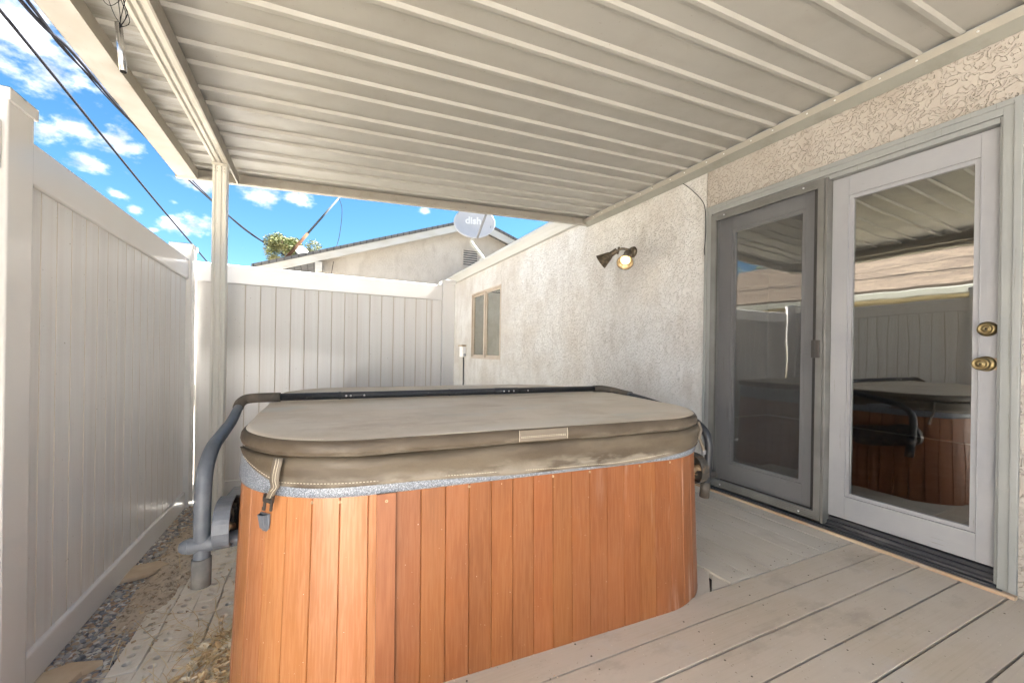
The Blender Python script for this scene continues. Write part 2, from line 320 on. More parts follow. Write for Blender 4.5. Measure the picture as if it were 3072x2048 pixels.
def tag(o, label=None, cat=None, group=None, kind=None):
    for a, b in (('label', label), ('category', cat), ('group', group), ('kind', kind)):
        if b: o[a] = b
    return o
def spline(pts, n=6):
    P = [Vector(p) for p in pts]; P = [2*P[0]-P[1]]+P+[2*P[-1]-P[-2]]; out = []
    for i in range(1, len(P)-2):
        for j in range(n):
            t = j/n; a, b, c, d = P[i-1], P[i], P[i+1], P[i+2]
            out.append(.5*((2*b)+(c-a)*t+(2*a-5*b+4*c-d)*t*t+(3*b-3*c+d-a)*t**3))
    out.append(P[-2]); return out
def frame_to(z, loc):
    z = Vector(z).normalized(); q = z.to_track_quat('Z', 'Y'); return Matrix.Translation(loc) @ q.to_matrix().to_4x4()

W = 2.69          # house wall plane (x)
GZ = -0.20        # ground level, deck is 0

# ------------------------------------------------------------------ ground
b = MB(); b.add([(-60, -60, GZ), (60, -60, GZ), (60, 80, GZ), (-60, 80, GZ)], [(0, 1, 2, 3)])
tag(b.build('ground', M['yard']), kind='structure')
# ------------------------------------------------------------------ deck
b = MB(); EPS = .004
ys = [1.207, 1.079, .938, .798, .658, .511, .365]
while ys[-1] > -2.2: ys.append(ys[-1]-.1405)
for i in range(len(ys)-1):
    y1, y0 = ys[i]-EPS, ys[i+1]+EPS; bend = .0
    b.box((-.02, y0, -.035), (W-.012, y1, -.002+(.0015 if i % 2 else 0)))
xs = [1.653, 1.79, 1.93, 2.07, 2.215, 2.36, 2.52, 2.66]
for i in range(len(xs)-1):
    b.box((xs[i]+.003, 1.211, -.035), (xs[i+1]-.003-(0.004 if i == 5 else 0), 2.42+.0*i, -.0005), 1)
b.box((-.02, -2.3, GZ), (0.0, 1.2, -.036), 0)
# small cut pieces beside the tub
b.prism([(1.30, 1.211), (1.525, 1.211), (1.668, 1.335), (1.60, 2.4), (1.30, 2.4)], 2, -.045, -.010, 1)
b.prism([(1.535, 1.211), (1.648, 1.211), (1.648, 1.30)], 2, -.045, -.007, 1)
for i in range(len(ys)-1):
    for jx in (.42, .83, 1.24, 1.65, 2.06, 2.47):
        for t in (.25, .78):
            if random.random() < .75:
                b.lathe([(0, .0004), (.0032, .0004), (.0036, -.001)], Matrix.Translation((jx+random.uniform(-.02, .02), ys[i+1]+(ys[i]-ys[i+1])*t+random.uniform(-.006, .006), 0)), 8, 3)
for i in range(len(xs)-1):
    for jy in (1.245, 1.262, 1.66, 2.07):
        b.lathe([(0, .0004), (.0032, .0004), (.0036, -.001)], Matrix.Translation((xs[i]+(.04 if jy != 1.262 else .105)+random.uniform(-.006, .006), jy+random.uniform(-.01, .01), .0002)), 8, 3)
b.box((-.0, -2.3, -.075), (W-.02, 1.2, -.040), 2); b.box((1.2, 1.2, -.09), (W-.02, 2.41, -.05), 2)
tag(b.build('deck', [M['deck'], M['deck2'], M['gap'], M['rubber']], bevel=.003), kind='structure')

# ------------------------------------------------------------------ paving bricks (cored), pebbles, leaves
def brick_mesh():
    cu = bpy.data.curves.new('brick', 'CURVE'); cu.dimensions = '2D'; cu.fill_mode = 'BOTH'; cu.extrude = .024; cu.bevel_depth = .0025; cu.bevel_resolution = 1
    def loop(pts):
        sp = cu.splines.new('POLY'); sp.points.add(len(pts)-1); sp.use_cyclic_u = True
        for p, q in zip(sp.points, pts): p.co = (*q, 0, 1)
    loop([(-.040, -.094), (.040, -.094), (.040, .094), (-.040, .094)])
    for yy in (-.047, 0, .047): loop([(.0+.0155*cos(a*pi/6), yy+.0155*sin(a*pi/6)) for a in range(12)])
    o = bpy.data.objects.new('tmp', cu); col.objects.link(o)
    dg = bpy.context.evaluated_depsgraph_get(); me = bpy.data.meshes.new_from_object(o.evaluated_get(dg)); me.name = 'paving_brick'
    bpy.data.objects.remove(o); me.materials.clear(); me.materials.append(M['brick']); return me
b = MB(); b.box((-.70, .9, GZ+.001), (-.05, 3.6, GZ+.004)); tag(b.build('soil', M['gap']), kind='structure')  # dark sheet added under the bricks so their holes read as shaded
bme = brick_mesh(); nb = 0
for ci, x in enumerate((-.617, -.530, -.443, -.356, -.269, -.182)):
    y = 1.20+(.10 if ci % 2 else 0)+random.uniform(-.02, .02)
    while y < 3.3:
        if not (ci == 0 and y > 2.5) and not (ci >= 4 and y > 1.3 and False):
            o = bpy.data.objects.new('paving_brick', bme); col.objects.link(o)
            o.location = (x+random.uniform(-.004, .004), y, GZ+.006+random.uniform(-.002, .005))
            o.rotation_euler = (random.uniform(-.02, .02), random.uniform(-.03, .03), random.uniform(-.035, .035))
            tag(o, 'pale three-holed cored brick laid flat in the paving strip left of the tub', 'brick', 'cored bricks paving the strip by the fence')
        y += .194+random.uniform(.0, .009)
def tone_layer(me, tones):
    ca = me.color_attributes.new('tone', 'FLOAT_COLOR', 'CORNER')
    for p in me.polygons:
        for li in p.loop_indices: ca.data[li].color = (*tones[p.index], 1)
ico = bmesh.new(); bmesh.ops.create_icosphere(ico, subdivisions=2, radius=1); iv = [v.co.copy() for v in ico.verts]; iff = [[v.index for v in f.verts] for f in ico.faces]; ico.free()
pb = MB(); tones = []
pal = [(.42, .41, .40), (.30, .30, .31), (.56, .51, .45), (.66, .61, .55), (.46, .32, .22), (.34, .34, .35), (.60, .46, .32), (.22, .22, .23), (.78, .75, .70), (.50, .46, .41)]
def pebble(x, y, z):
    r = random.uniform(.0055, .0105); a = random.uniform(0, pi); sx, sy, sz = r*random.uniform(1.0, 1.5), r, r*.62
    ti = random.uniform(-.4, .4); m = Matrix.Rotation(a, 3, 'Z') @ Matrix.Rotation(ti, 3, 'X'); t = random.choice(pal); kk = random.uniform(.8, 1.15); t = tuple(c*kk for c in t)
    pb.add([m @ Vector((v.x*sx, v.y*sy, v.z*sz))+Vector((x, y, z)) for v in iv], iff, 0, True); tones.extend([t]*len(iff))
for i in range(6800):
    y = random.uniform(1.3, 3.75)**1.0; x = random.uniform(-.90, -.665 if y < 2.5 else -.56)
    if y > 2.6 and random.random() < .35: continue
    pebble(x, y, GZ+.012+random.uniform(0, .009)+.018*max(0, (-.78-x)/.12))
for i in range(900): pebble(random.uniform(1.7, 2.66), random.uniform(2.43, 3.0), GZ+.16+random.uniform(0, .01))
o = pb.build('pebbles', M['pebble'], fix=False); tone_layer(o.data, tones); tag(o, 'small mixed grey and tan pebbles lying along the foot of the white fence', 'pebbles', kind='stuff')
b = MB(); b.box((1.68, 2.425, GZ), (W-.01, 3.6, -.045)); tag(b.build('soil', M['earth']), kind='structure')
# heap of soil and leaf litter
lb = MB(); lt = []
def leaf(x, y, z, s, t=None, curl=1):
    a = random.uniform(0, 2*pi); m = Matrix.Rotation(a, 3, 'Z') @ Matrix.Rotation(random.uniform(-.7, .7)*curl, 3, 'X') @ Matrix.Rotation(random.uniform(-.7, .7)*curl, 3, 'Y')
    L_ = s*random.uniform(.8, 1.5); w_ = s*random.uniform(.3, .6); h = s*.25*curl
    pts = [(-L_, 0, 0), (-L_*.3, w_, h), (L_*.4, w_*.7, h*.6), (L_, 0, h*1.3), (L_*.3, -w_, h), (-L_*.4, -w_*.8, h*.5), (0, 0, -h*.2)]
    t = t or random.choice([(.66, .48, .27), (.76, .60, .38), (.52, .33, .17), (.82, .69, .48), (.58, .44, .30), (.72, .64, .50)])
    lb.add([m @ Vector(p)+Vector((x, y, z)) for p in pts], [(0, 1, 6), (1, 2, 6), (2, 3, 6), (3, 4, 6), (4, 5, 6), (5, 0, 6)]); lt.extend([t]*6)
def straw(x, y, z, L_):
    a = random.uniform(0, 2*pi); d = Vector((cos(a), sin(a), random.uniform(-.05, .25))); p = Vector((x, y, z)); c = Vector((-d.y, d.x, 0))*random.uniform(-.5, .5)*L_
    wv = Vector((-d.y, d.x, 0))*.0013; n0 = len(lb.v); pts = []
    for i in range(5):
        t = i/4; q = p+d*L_*t+c*t*t; pts += [q-wv, q+wv+Vector((0, 0, .0006))]
    lb.add(pts, [(2*i, 2*i+2, 2*i+3, 2*i+1) for i in range(4)]); lt.extend([random.choice([(.78, .62, .36), (.66, .48, .26), (.85, .72, .48)])]*4)
zt = GZ+.036
for i in range(520):
    y = min(3.6, max(1.25, random.gauss(2.6, .32))); x = random.gauss(-.66, .075); leaf(max(-.84, x), y, zt-.012+random.uniform(0, .015), random.uniform(.006, .016), random.choice([(.50, .39, .27), (.60, .46, .30), (.40, .28, .19), (.66, .55, .42)]), .6)
for i in range(520):
    y = random.uniform(1.15, 2.0); x = -.27-abs(random.gauss(0, .075)); leaf(x, y, zt+random.uniform(0, .014), random.uniform(.007, .026), random.choice([(.78, .60, .34), (.86, .72, .48), (.70, .50, .27), (.90, .80, .62), (.60, .42, .24)]))
for i in range(70): leaf(random.uniform(-.75, -.3), random.uniform(1.4, 3.4), zt+.002, random.uniform(.006, .013), None, .5)
for i in range(340):
    x = -.28-abs(random.gauss(0, .10)); straw(x, random.uniform(1.15, 2.1), zt+random.uniform(0, .015), random.uniform(.05, .16))
for i in range(70): straw(random.uniform(-.7, -.32), random.uniform(1.6, 3.0), zt+.003, random.uniform(.05, .2))
for i in range(26):
    leaf(random.uniform(.35, 1.36), 1.213+random.uniform(-.004, .004), .006, random.uniform(.004, .009))
for i in range(60): leaf(random.uniform(-.2, 2.5), random.choice(ys[:6])+random.uniform(-.008, .008), .001, random.uniform(.002, .004), None, .3)
for (x, y, s_) in ((-.40, 2.16, .035), (-.47, 1.93, .020), (-.34, 1.62, .032), (-.32, 1.45, .036), (-.62, 2.42, .028), (-.36, 1.34, .034), (-.58, 2.62, .026), (-.45, 1.5, .022), (-.52, 1.75, .018), (-.30, 1.9, .03)):
    leaf(x, y, zt+.012, s_, (.86, .76, .60), .55)
o = lb.build('leaf_litter', M['leafdry'], fix=False); tone_layer(o.data, lt); tag(o, 'dry brown leaves and straw scattered over the bricks beside the tub', 'leaf litter', kind='stuff')
# thin soil film heap
b = MB(); n = 26; vs = []
for i in range(n):
    for j in range(n):
        u, v = i/(n-1), j/(n-1); x = -.80+.26*u; y = 2.10+1.3*v; e = min(u, 1-u, v, 1-v)*4; vs.append((x, y, GZ+.012+.030*min(1, e)*(.6+.7*random.random())))
b.add(vs, [(i*n+j, (i+1)*n+j, (i+1)*n+j+1, i*n+j+1) for i in range(n-1) for j in range(n-1)], 0, True)
tag(b.build('soil_heap', M['earth']), 'low heap of dusty brown soil between the pebbles and bricks', 'soil', kind='stuff')
# two flat stones by the fence
def slab(pts, z0, z1, label):
    b = MB(); b.prism(pts, 2, z0, z1); tag(b.build('flat_stone', M['stone'], bevel=.004), label, 'stone', 'flat sandstone pieces by the fence')
slab([(-.88, 1.78), (-.735, 1.80), (-.72, 1.87), (-.765, 1.885), (-.745, 1.96), (-.70, 2.0), (-.80, 2.03), (-.88, 2.0)], GZ+.02, GZ+.046, 'large tan sandstone flake under the left fence rail, the nearer of two')
slab([(-.88, 2.62), (-.76, 2.66), (-.70, 2.74), (-.76, 2.80), (-.88, 2.78)], GZ+.03, GZ+.05, 'thin curled tan stone flake halfway along the fence foot')

# ------------------------------------------------------------------ fences
def fence_post(name, x0, x1, y0, y1, zt, label):
    r = empty(name, ((x0+x1)/2, (y0+y1)/2, GZ))
    b = MB(); b.box((x0, y0, GZ-.05), (x1, y1, zt-.03)); b.build('post', M['vinyl'], r, bevel=.006, seg=3)
    b = MB(); e = .007; xm, ym = (x0+x1)/2, (y0+y1)/2
    b.box((x0-e, y0-e, zt-.045), (x1+e, y1+e, zt-.008)); b.add([(x0-e, y0-e, zt-.0078), (x1+e, y0-e, zt-.0078), (x1+e, y1+e, zt-.0078), (x0-e, y1+e, zt-.0078), (xm, ym, zt+.010)], [(0, 1, 4), (1, 2, 4), (2, 3, 4), (3, 0, 4)])
    b.build('cap', M['vinyl'], r, bevel=.003)
    tag(r, label, 'fence post', 'square white vinyl fence posts'); return r
fence_post('fence_post', -.977, -.850, 1.757, 1.884, 1.775, 'large white vinyl post with flat cap at the left edge, nearest and tallest')
fence_post('fence_post', -.968, -.842, 3.69, 3.815, 1.755, 'white vinyl corner post where the two fences meet')
fence_post('fence_post', 1.052, 1.168, 3.765, 3.88, 1.675, 'white vinyl post ending the back fence beside the stucco wall')
def panel_y(y0, y1, gro, zt0, zt1, label, zg=.0):
    """fence panel running along y, face towards +x"""
    r = empty('vinyl_fence', (-.885, (y0+y1)/2, GZ))
    def rail(nm, za0, za1, zb0, zb1, xf):
        b = MB(); e = .0
        vs = [(x, y, z) for (y, z0, z1) in ((y0, za0, za1), (y1, zb0, zb1)) for (x, z) in ((xf, z0), (xf, z1), (xf-.045, z1), (xf-.045, z0))]
        b.add(vs, [(0, 1, 5, 4), (1, 2, 6, 5), (2, 3, 7, 6), (3, 0, 4, 7), (0, 3, 2, 1), (4, 5, 6, 7)]); b.build(nm, M['vinyl'], r, bevel=.009, seg=4)
    rail('top_rail', zt0-.140, zt0, zt1-.152, zt1, -.860)
    rail('bottom_rail', GZ+.045, GZ+.165, GZ+.028, GZ+.150, -.860)
    b = MB()
    gro = sorted(gro); edges = [y0]+[g for g in gro if y0+.02 < g < y1-.02]+[y1]
    xf, xb = -.876, -.898
    for a, c in zip(edges[:-1], edges[1:]):
        e = .0035
        pts = [(xf-.006, a), (xf, a+e), (xf, c-e), (xf-.006, c), (xb, c), (xb, a)]
        b.prism(pts, 2, GZ+.10, zt1-.06); b.mi[-6] = 1; b.mi[-4] = 1
    b.build('pickets', [M['picket'], M['groove']], r)
    tag(r, label, 'fence'); return r
gl = [1.984+.0985*i for i in range(0, 17)]
panel_y(1.884, 3.70, [1.984, 2.081, 2.181, 2.289, 2.391, 2.483, 2.585, 2.681, 2.776, 2.870, 2.972, 3.071, 3.170, 3.267, 3.363, 3.465, 3.565], 1.668, 1.640, 'white tongue and groove vinyl fence panel along the left side')
panel_y(-2.8, 1.757, [-2.75+.1*i for i in range(45)], 1.668, 1.668, 'white vinyl fence run this side of the nearest post, mirrored in the door glass')
r = empty('vinyl_fence', (.1, 3.82, GZ)); tag(r, 'white vinyl back fence panel behind the hot tub', 'fence')
def brail(nm, z0a, z1a, z0b, z1b, mat):
    b = MB(); vs = [(x, y, z) for (x, z0, z1) in ((-.8415, z0a, z1a), (1.055, z0b, z1b)) for (y, z) in ((3.80, z0), (3.80, z1), (3.845, z1), (3.845, z0))]
    b.add(vs, [(0, 1, 5, 4), (1, 2, 6, 5), (2, 3, 7, 6), (3, 0, 4, 7), (0, 3, 2, 1), (4, 5, 6, 7)]); b.build(nm, mat, r, bevel=.008, seg=4)
brail('top_rail', 1.498, 1.645, 1.478, 1.625, M['vinyl']); brail('bottom_rail', GZ+.04, GZ+.17, GZ+.04, GZ+.17, M['vinyl'])
b = MB(); gx = [-.8415, -.648, -.527, -.425, -.318, -.212, -.11, -.006, .097, .2, .303, .406, .506, .609, .71, .812, .912, .961, 1.055]
for a, c in zip(gx[:-1], gx[1:]):
    e = .004; b.prism([(a, 3.822), (a+e, 3.817), (c-e, 3.817), (c, 3.822), (c, 3.838), (a, 3.838)], 2, GZ+.1, 1.56); b.mi[-6] = 1; b.mi[-4] = 1
b.build('pickets', [M['picket'], M['groove']], r)

# ------------------------------------------------------------------ patio cover
SL = .0488
def rz(x): return 2.467+(x-2.62)*SL     # underside of the ribs
pc = empty('patio_cover', (-.615, 3.41, GZ)); tag(pc, 'cream ribbed metal patio cover sloping over the deck', 'patio cover')
Y0, Y1 = .25, 3.757
prof = []
y = 1.525-.35*7
H = .017; BW = .009; SW = .008
prof.append((Y0, H))
while y < Y1-.05:
    for c in (y, y+.145):
        if c > Y0+.05 and c < Y1-.05: prof += [(c-BW-SW, H), (c-BW, 0), (c+BW, 0), (c+BW+SW, H-.004), (c+BW+SW+.022, H)]
    y += .35
prof.append((Y1, H))
b = MB(); XL = -.90; XR = 2.64; vs = []
for yy, h in prof: vs += [(XL, yy, rz(XL)+h), (XR, yy, rz(XR)+h)]
b.add(vs, [(2*i, 2*i+1, 2*i+3, 2*i+2) for i in range(len(prof)-1)])
o = b.build('roof_panel', M['cover'], pc); sm = o.modifiers.new('thick', 'SOLIDIFY'); sm.thickness = .0012; sm.offset = 1
# slim drip mark seams between panels
# gutter box at the low side
b = MB(); gz0 = rz(-.94)-.062
b.box((-.942, Y0-.02, gz0), (-.822, 3.70, gz0+.002)); 
b.prism([(-.942, gz0), (-.822, gz0), (-.822, gz0+.070), (-.825, gz0+.070), (-.825, gz0+.003), (-.939, gz0+.003), (-.939, gz0+.10), (-.943, gz0+.105), (-.947, gz0+.10), (-.942, gz0+.09)], 1, Y0-.02, 3.70)
b.build('gutter', M['cover_dirty'], pc, bevel=.004, seg=3)
b = MB(); b.prism([(-.944, gz0), (-.820, gz0), (-.820, gz0+.075), (-.944, gz0+.075)], 1, 3.702, 3.716); b.build('gutter_end', M['cover_dirty'], pc, bevel=.002)
# end fascia along x
b = MB()
for (yy0, yy1) in ((3.755, 3.762),):
    vs = []
    for x in (-.955, W-.005):
        zb = rz(x)-.062; vs += [(x, 3.722, zb), (x, 3.765, zb), (x, 3.765, zb+.15), (x, 3.757, zb+.15), (x, 3.757, zb+.008), (x, 3.73, zb+.008), (x, 3.73, zb+.02), (x, 3.722, zb+.02)]
    b.add(vs, [tuple([i, (i+1) % 8, 8+(i+1) % 8, 8+i]) for i in range(8)]+[tuple(range(8))[::-1], tuple(range(8, 16))])
b.build('end_fascia', M['cover_dirty'], pc)
# fluted beam
b = MB(); bz = 2.250
x0, x1 = -.662, -.578; fl = [(x0, bz+.08), (x0, bz), (x0+.016, bz), (x0+.020, bz+.008), (x0+.026, bz+.008), (x0+.030, bz), (x0+.046, bz), (x0+.050, bz+.008), (x0+.058, bz+.008), (x0+.062, bz), (x1, bz), (x1, bz+.08)]
b.prism(fl, 1, Y0+.03, 3.37)
b.build('beam', M['beam'], pc, bevel=.0012, seg=1)
b = MB(); b.prism([(x1+.002, bz-.012), (x1+.012, bz-.012), (x1+.012, rz(x1)), (x1+.002, rz(x1))], 1, Y0+.03, 3.72); b.build('beam_side', M['cover_dirty'], pc, bevel=.001)
# post, fluted
b = MB(); px0, px1, py0, py1 = -.665, -.585, 3.372, 3.452
def flute(a, c, ax, face, sgn):
    w_ = (c-a)
    return
pp = [(px0, py0)]
for k_ in (.22, .66):
    a = px0+(px1-px0)*k_; pp += [(a-.004, py0), (a, py0+.008), (a+.008, py0+.008), (a+.012, py0)]
pp += [(px1, py0)]
for k_ in (.25, .68):
    a = py0+(py1-py0)*k_; pp += [(px1, a-.003), (px1-.006, a), (px1-.006, a+.006), (px1, a+.009)]
pp += [(px1, py1), (px0, py1)]
b.prism(pp, 2, GZ, bz-.002); b.build('post', M['postm'], pc, bevel=.0012, seg=1)
b = MB(); b.prism([(px0-.005, py0-.006), (px1+.006, py0-.006), (px1+.006, py0-.002), (px0-.005, py0-.002)], 2, bz-.016, bz+.0)
for sx in (.16, .34, .62, .84):
    for zz in (-.035, -.055): b.lathe([(0, .004), (.003, .0035), (.0042, .001), (.0042, 0)], frame_to((0, -1, 0), (px0+sx*.08, py0-.0005, bz+zz)), 10)
b.build('post_bracket', M['beam'], pc)
# ledger on the wall
b = MB(); b.prism([(2.615, 2.425), (2.618, 2.425), (2.618, 2.467), (2.615, 2.467)], 1, Y0, 3.76); b.build('ledger_lip', M['ledger'], pc)
b = MB(); b.prism([(2.6185, 2.4255), (W-.004, 2.398), (W-.004, 2.66), (2.68, 2.66), (2.68, 2.44), (2.6185, 2.455)], 1, Y0, 3.77); b.build('ledger_channel', M['ledger_under'], pc)
yy = .62; i = 0
while yy < 3.6:
    b = MB(); b.lathe([(0, .004), (.0035, .0035), (.005, .001), (.005, 0)], frame_to((-1, 0, 0), (2.6148, yy, 2.447)), 10); yy += .205 if i % 2 else .145; i += 1
    b.build('screw', M['screw'], pc)
# closure plates showing in the rib gaps above the ledger
b = MB(); b.box((2.645, Y0, 2.46), (2.648, 3.72, 2.56)); b.build('closure', M['cover'], pc)

# ------------------------------------------------------------------ house with doors and window
hs_ = empty('house', (W, 3, GZ)); tag(hs_, 'near house of textured beige stucco with glazed patio doors', 'house')
b = MB(); T = .16
DY0, DY1, DZ1 = .648, 2.205, 2.112
WY0, WY1, WZ0, WZ1 = 6.14, 7.56, .868, 2.112
def wl(y0, y1, z0, z1, mi=0): b.box((W, y0, z0), (W+T, y1, z1), mi)
j = .0025
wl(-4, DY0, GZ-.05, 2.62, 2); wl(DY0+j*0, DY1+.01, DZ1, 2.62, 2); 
wl(DY1+.016, WY0-j, GZ-.05, 2.62); wl(WY0+j, WY1-j, WZ1, 2.62); wl(WY0+j, WY1-j, GZ-.05, WZ0); wl(WY1+j, 10.5, GZ-.05, 2.62)
b.box((W+.02, DY1+.008, DZ1), (W+.10, DY1+.018, 2.61), 1); b.box((W+.012, WY0-.01, GZ), (W+.1, WY0+.01, 2.61), 1); b.box((W+.012, WY1-.01, GZ), (W+.1, WY1+.01, 2.61), 1)
b.build('wall', [M['stucco'], M['dark'], M['stucco_head_shade']], hs_, bevel=.0015, seg=1)
# room behind the doors
b = MB(); RX = W+T; b.add([(RX, -1.5, -.02), (7, -1.5, -.02), (7, 4.5, -.02), (RX, 4.5, -.02)], [(0, 1, 2, 3)], 1)
b.add([(RX+.01, -1.5, 0), (7, -1.5, 0), (7, -1.5, 2.4), (RX+.01, -1.5, 2.4)], [(0, 1, 2, 3)]); b.add([(RX+.01, 4.5, 0), (7, 4.5, 0), (7, 4.5, 2.4), (RX+.01, 4.5, 2.4)], [(0, 1, 2, 3)])
b.add([(7, -1.5, 0), (7, 4.5, 0), (7, 4.5, 2.4), (7, -1.5, 2.4)], [(0, 1, 2, 3)]); b.add([(RX, -1.5, 2.4), (7, -1.5, 2.4), (7, 4.5, 2.4), (RX, 4.5, 2.4)], [(0, 1, 2, 3)])
b.build('room', [M['roomwall'], M['carpet']], hs_, fix=False)
# roof of the house
b = MB(); b.prism([(2.635, 2.665), (2.635, 2.632), (W+.02, 2.66), (6.4, 4.03), (10, 2.60), (10.1, 2.66), (6.4, 4.12)], 1, -4, 10.4)
b.build('roof', M['shingle_grey'], hs_, uvf=lambda c: (c.y, c.x))
b = MB(); b.add([(W+T, 10.45, GZ), (9.8, 10.45, GZ), (9.8, 10.45, 2.6), (6.4, 10.45, 4.0), (W+T, 10.45, 2.7)], [(0, 1, 2, 3, 4)]); b.add([(9.8, -4, GZ), (9.8, 10.45, GZ), (9.8, 10.45, 2.6), (9.8, -4, 2.6)], [(0, 1, 2, 3)]); b.add([(W+T, -4, GZ), (9.8, -4, GZ), (9.8, -4, 2.6), (6.4, -4, 4.0), (W+T, -4, 2.7)], [(0, 1, 2, 3, 4)])
b.build('end_wall', M['stucco_far'], hs_, fix=False)
# k-style gutter
gp = [(W-.003, 2.47), (2.635, 2.47), (2.615, 2.50), (2.60, 2.53), (2.575, 2.56), (2.562, 2.575), (2.562, 2.612), (2.566, 2.618), (2.575, 2.618), (2.575, 2.60), (2.67, 2.60), (2.67, 2.63), (W-.003, 2.63)]
b = MB(); b.prism(gp, 1, 3.80, 10.3); b.build('gutter', M['gutter'], hs_, bevel=.003)
b = MB(); b.tube([(W-.035, 8.75, 2.48), (W-.035, 8.75, GZ+.05)], .035, 8); b.build('downspout', M['gutter'], hs_)
# outer trim of the patio door
fr = MB(); X1 = W-.022
def trim(pts):  # profile frame
    pass
TW = .052
fr.box((X1, DY0-.003, -.0), (W+.05, DY0+TW, DZ1)); fr.box((X1, DY1-TW, .0), (W+.05, DY1+.003, DZ1)); fr.box((X1, DY0+TW, DZ1-TW), (W+.05, DY1-TW, DZ1))
fr.box((X1-.008, DY0-.006, 0), (X1, DY0+.018, DZ1+.005)); fr.box((X1-.008, DY1-.018, .0), (X1, DY1+.006, DZ1+.005)); fr.box((X1-.008, DY0+.018, DZ1-.02), (X1, DY1-.018, DZ1+.005))
fr.box((X1+.012, DY0+TW, .02), (W+.10, DY0+TW+.012, DZ1-TW)); fr.box((X1+.012, DY1-TW-.012, .02), (W+.10, DY1-TW, DZ1-TW)); fr.box((X1+.010, DY0+TW+.012, DZ1-TW-.026), (W+.10, DY1-TW-.012, DZ1-TW))
fro = fr.build('door_frame', M['frame'], hs_, bevel=.003)
b = MB(); b.box((X1-.01, DY0+.055, .0), (W-.004, DY1-.05, .022)); b.prism([(W-.004, .0), (W+.10, .0), (W+.10, .075), (W+.03, .070), (W+.03, .052), (W+.012, .050), (W+.012, .035), (W-.004, .030)], 1, DY0+.055, 1.377)
b.prism([(X1-.034, 0), (X1-.010, 0), (X1-.010, .017), (X1-.026, .015)], 1, DY0+.03, DY1-.03)
b.build('threshold', M['sill'], hs_, bevel=.002)
b = MB(); b.box((X1-.038, DY0-.012, -.002), (X1-.012, DY1+.3, .014)); b.build('wood_strip', M['rawwood'], hs_, bevel=.002)
# centre mullion
b = MB(); b.box((W-.03, 1.372, .03), (W+.08, 1.386, 2.045)); b.build('mullion', M['bronze'], hs_, bevel=.002)
def glazed_door(nm, y0, y1, z0, z1, gy0, gy1, gz0, gz1, x, label=None):
    d = MB(); th = .042
    d.box((x, y0, z0), (x+th, gy0, z1), 0); d.box((x, gy1, z0), (x+th, y1, z1), 0)
    d.box((x+.0004, gy0, z0), (x+th, gy1, gz0), 1); d.box((x+.0004, gy0, gz1), (x+th, gy1, z1), 1)
    s_ = .020
    # glazing bead
    for (a0, a1, c0, c1) in ((gy0, gy0+s_, gz0, gz1), (gy1-s_, gy1, gz0, gz1), (gy0+s_, gy1-s_, gz0, gz0+s_), (gy0+s_, gy1-s_, gz1-s_, gz1)):
        d.box((x+.006, a0, c0), (x+.03, a1, c1), 0)
    for (a0, a1, c0, c1) in ((gy0-.004, gy0, gz0-.004, gz1+.004), (gy1, gy1+.004, gz0-.004, gz1+.004), (gy0, gy1, gz0-.004, gz0), (gy0, gy1, gz1, gz1+.004)):
        d.box((x-.0025, a0, c0), (x+.001, a1, c1), 0)
    do = d.build(nm, [M['door'], M['door_rail']], hs_, bevel=.0018)
    g = MB(); g.box((x+.016, gy0+.012, gz0+.012), (x+.020, gy1-.012, gz1-.012)); g.build('pane', M['glass'], do); return do
door = glazed_door('door', .714, 1.371, .082, 2.030, .777, 1.290, .210, 1.918, W+.022)
def hw(parent, y, z, knob):
    b = MB(); x = W+.022
    if not knob:
        b.lathe([(.033, 0), (.033, .006), (.029, .022), (.024, .026), (.0215, .026), (.021, .023), (.012, .023), (.0115, .026), (.003, .026), (.002, .018), (0, .018)], frame_to((-1, 0, 0), (x, y, z)), 32)
        o = b.build('deadbolt', M['brass'], parent)
    else:
        b.lathe([(.034, 0), (.034, .004), (.024, .010), (.013, .012), (.013, .030), (.022, .038), (.0285, .052), (.0275, .066), (.022, .070), (.021, .067), (.012, .067), (.0115, .070), (.003, .070), (.002, .062), (0, .062)], frame_to((-1, 0, 0), (x, y, z)), 32)
        o = b.build('knob', M['brass'], parent)
        c = MB(); c.box((x-.004, y-.036, z-.026), (x-.0005, y+.0, z+.026)); c.build('strike_guard', M['rust'], parent)
    k_ = MB(); h = .026 if not knob else .070
    k_.box((x-h-.0006, y-.0012, z-.006), (x-h+.004, y+.0012, z+.004)); k_.build('keyhole', M['dark'], parent)
hw(door, .748, 1.136, False); hw(door, .752, .980, True)
sd_ = glazed_door('fixed_door', 1.475, 2.150, .075, 2.035, 1.535, 2.035, .205, 1.925, W+.052)
# screen door in front of the fixed leaf
sf = MB(); sx = W-.034
y0, y1, z0, z1 = 1.388, 2.150, .040, 2.046; t_ = .033
sf.box((sx, y0, z0), (sx+.022, y0+t_, z1)); sf.box((sx, y1-t_-.008, z0), (sx+.022, y1, z1)); sf.box((sx, y0+t_, z0), (sx+.022, y1-t_-.008, z0+.050)); sf.box((sx, y0+t_, z1-.050), (sx+.022, y1-t_-.008, z1))
for zz in (.052, .062, .074, z1-.016, z1-.027, z1-.038): sf.box((sx-.0025, y0+t_, zz), (sx+.0005, y1-t_-.008, zz+.004))
scd = sf.build('screen_door', M['bronze'], hs_, bevel=.0015)
b = MB(); b.add([(sx+.012, y0+t_, z0+.05), (sx+.012, y1-t_, z0+.05), (sx+.012, y1-t_, z1-.05), (sx+.012, y0+t_, z1-.05)], [(0, 1, 2, 3)]); b.build('screen_mesh', M['mesh'], scd, fix=False)
b = MB(); b.box((sx+.018, y0+t_+.002, z0+.05), (sx+.03, y0+t_+.026, z1-.05)); b.build('shadow_stile', M['bronze_dark'], scd)
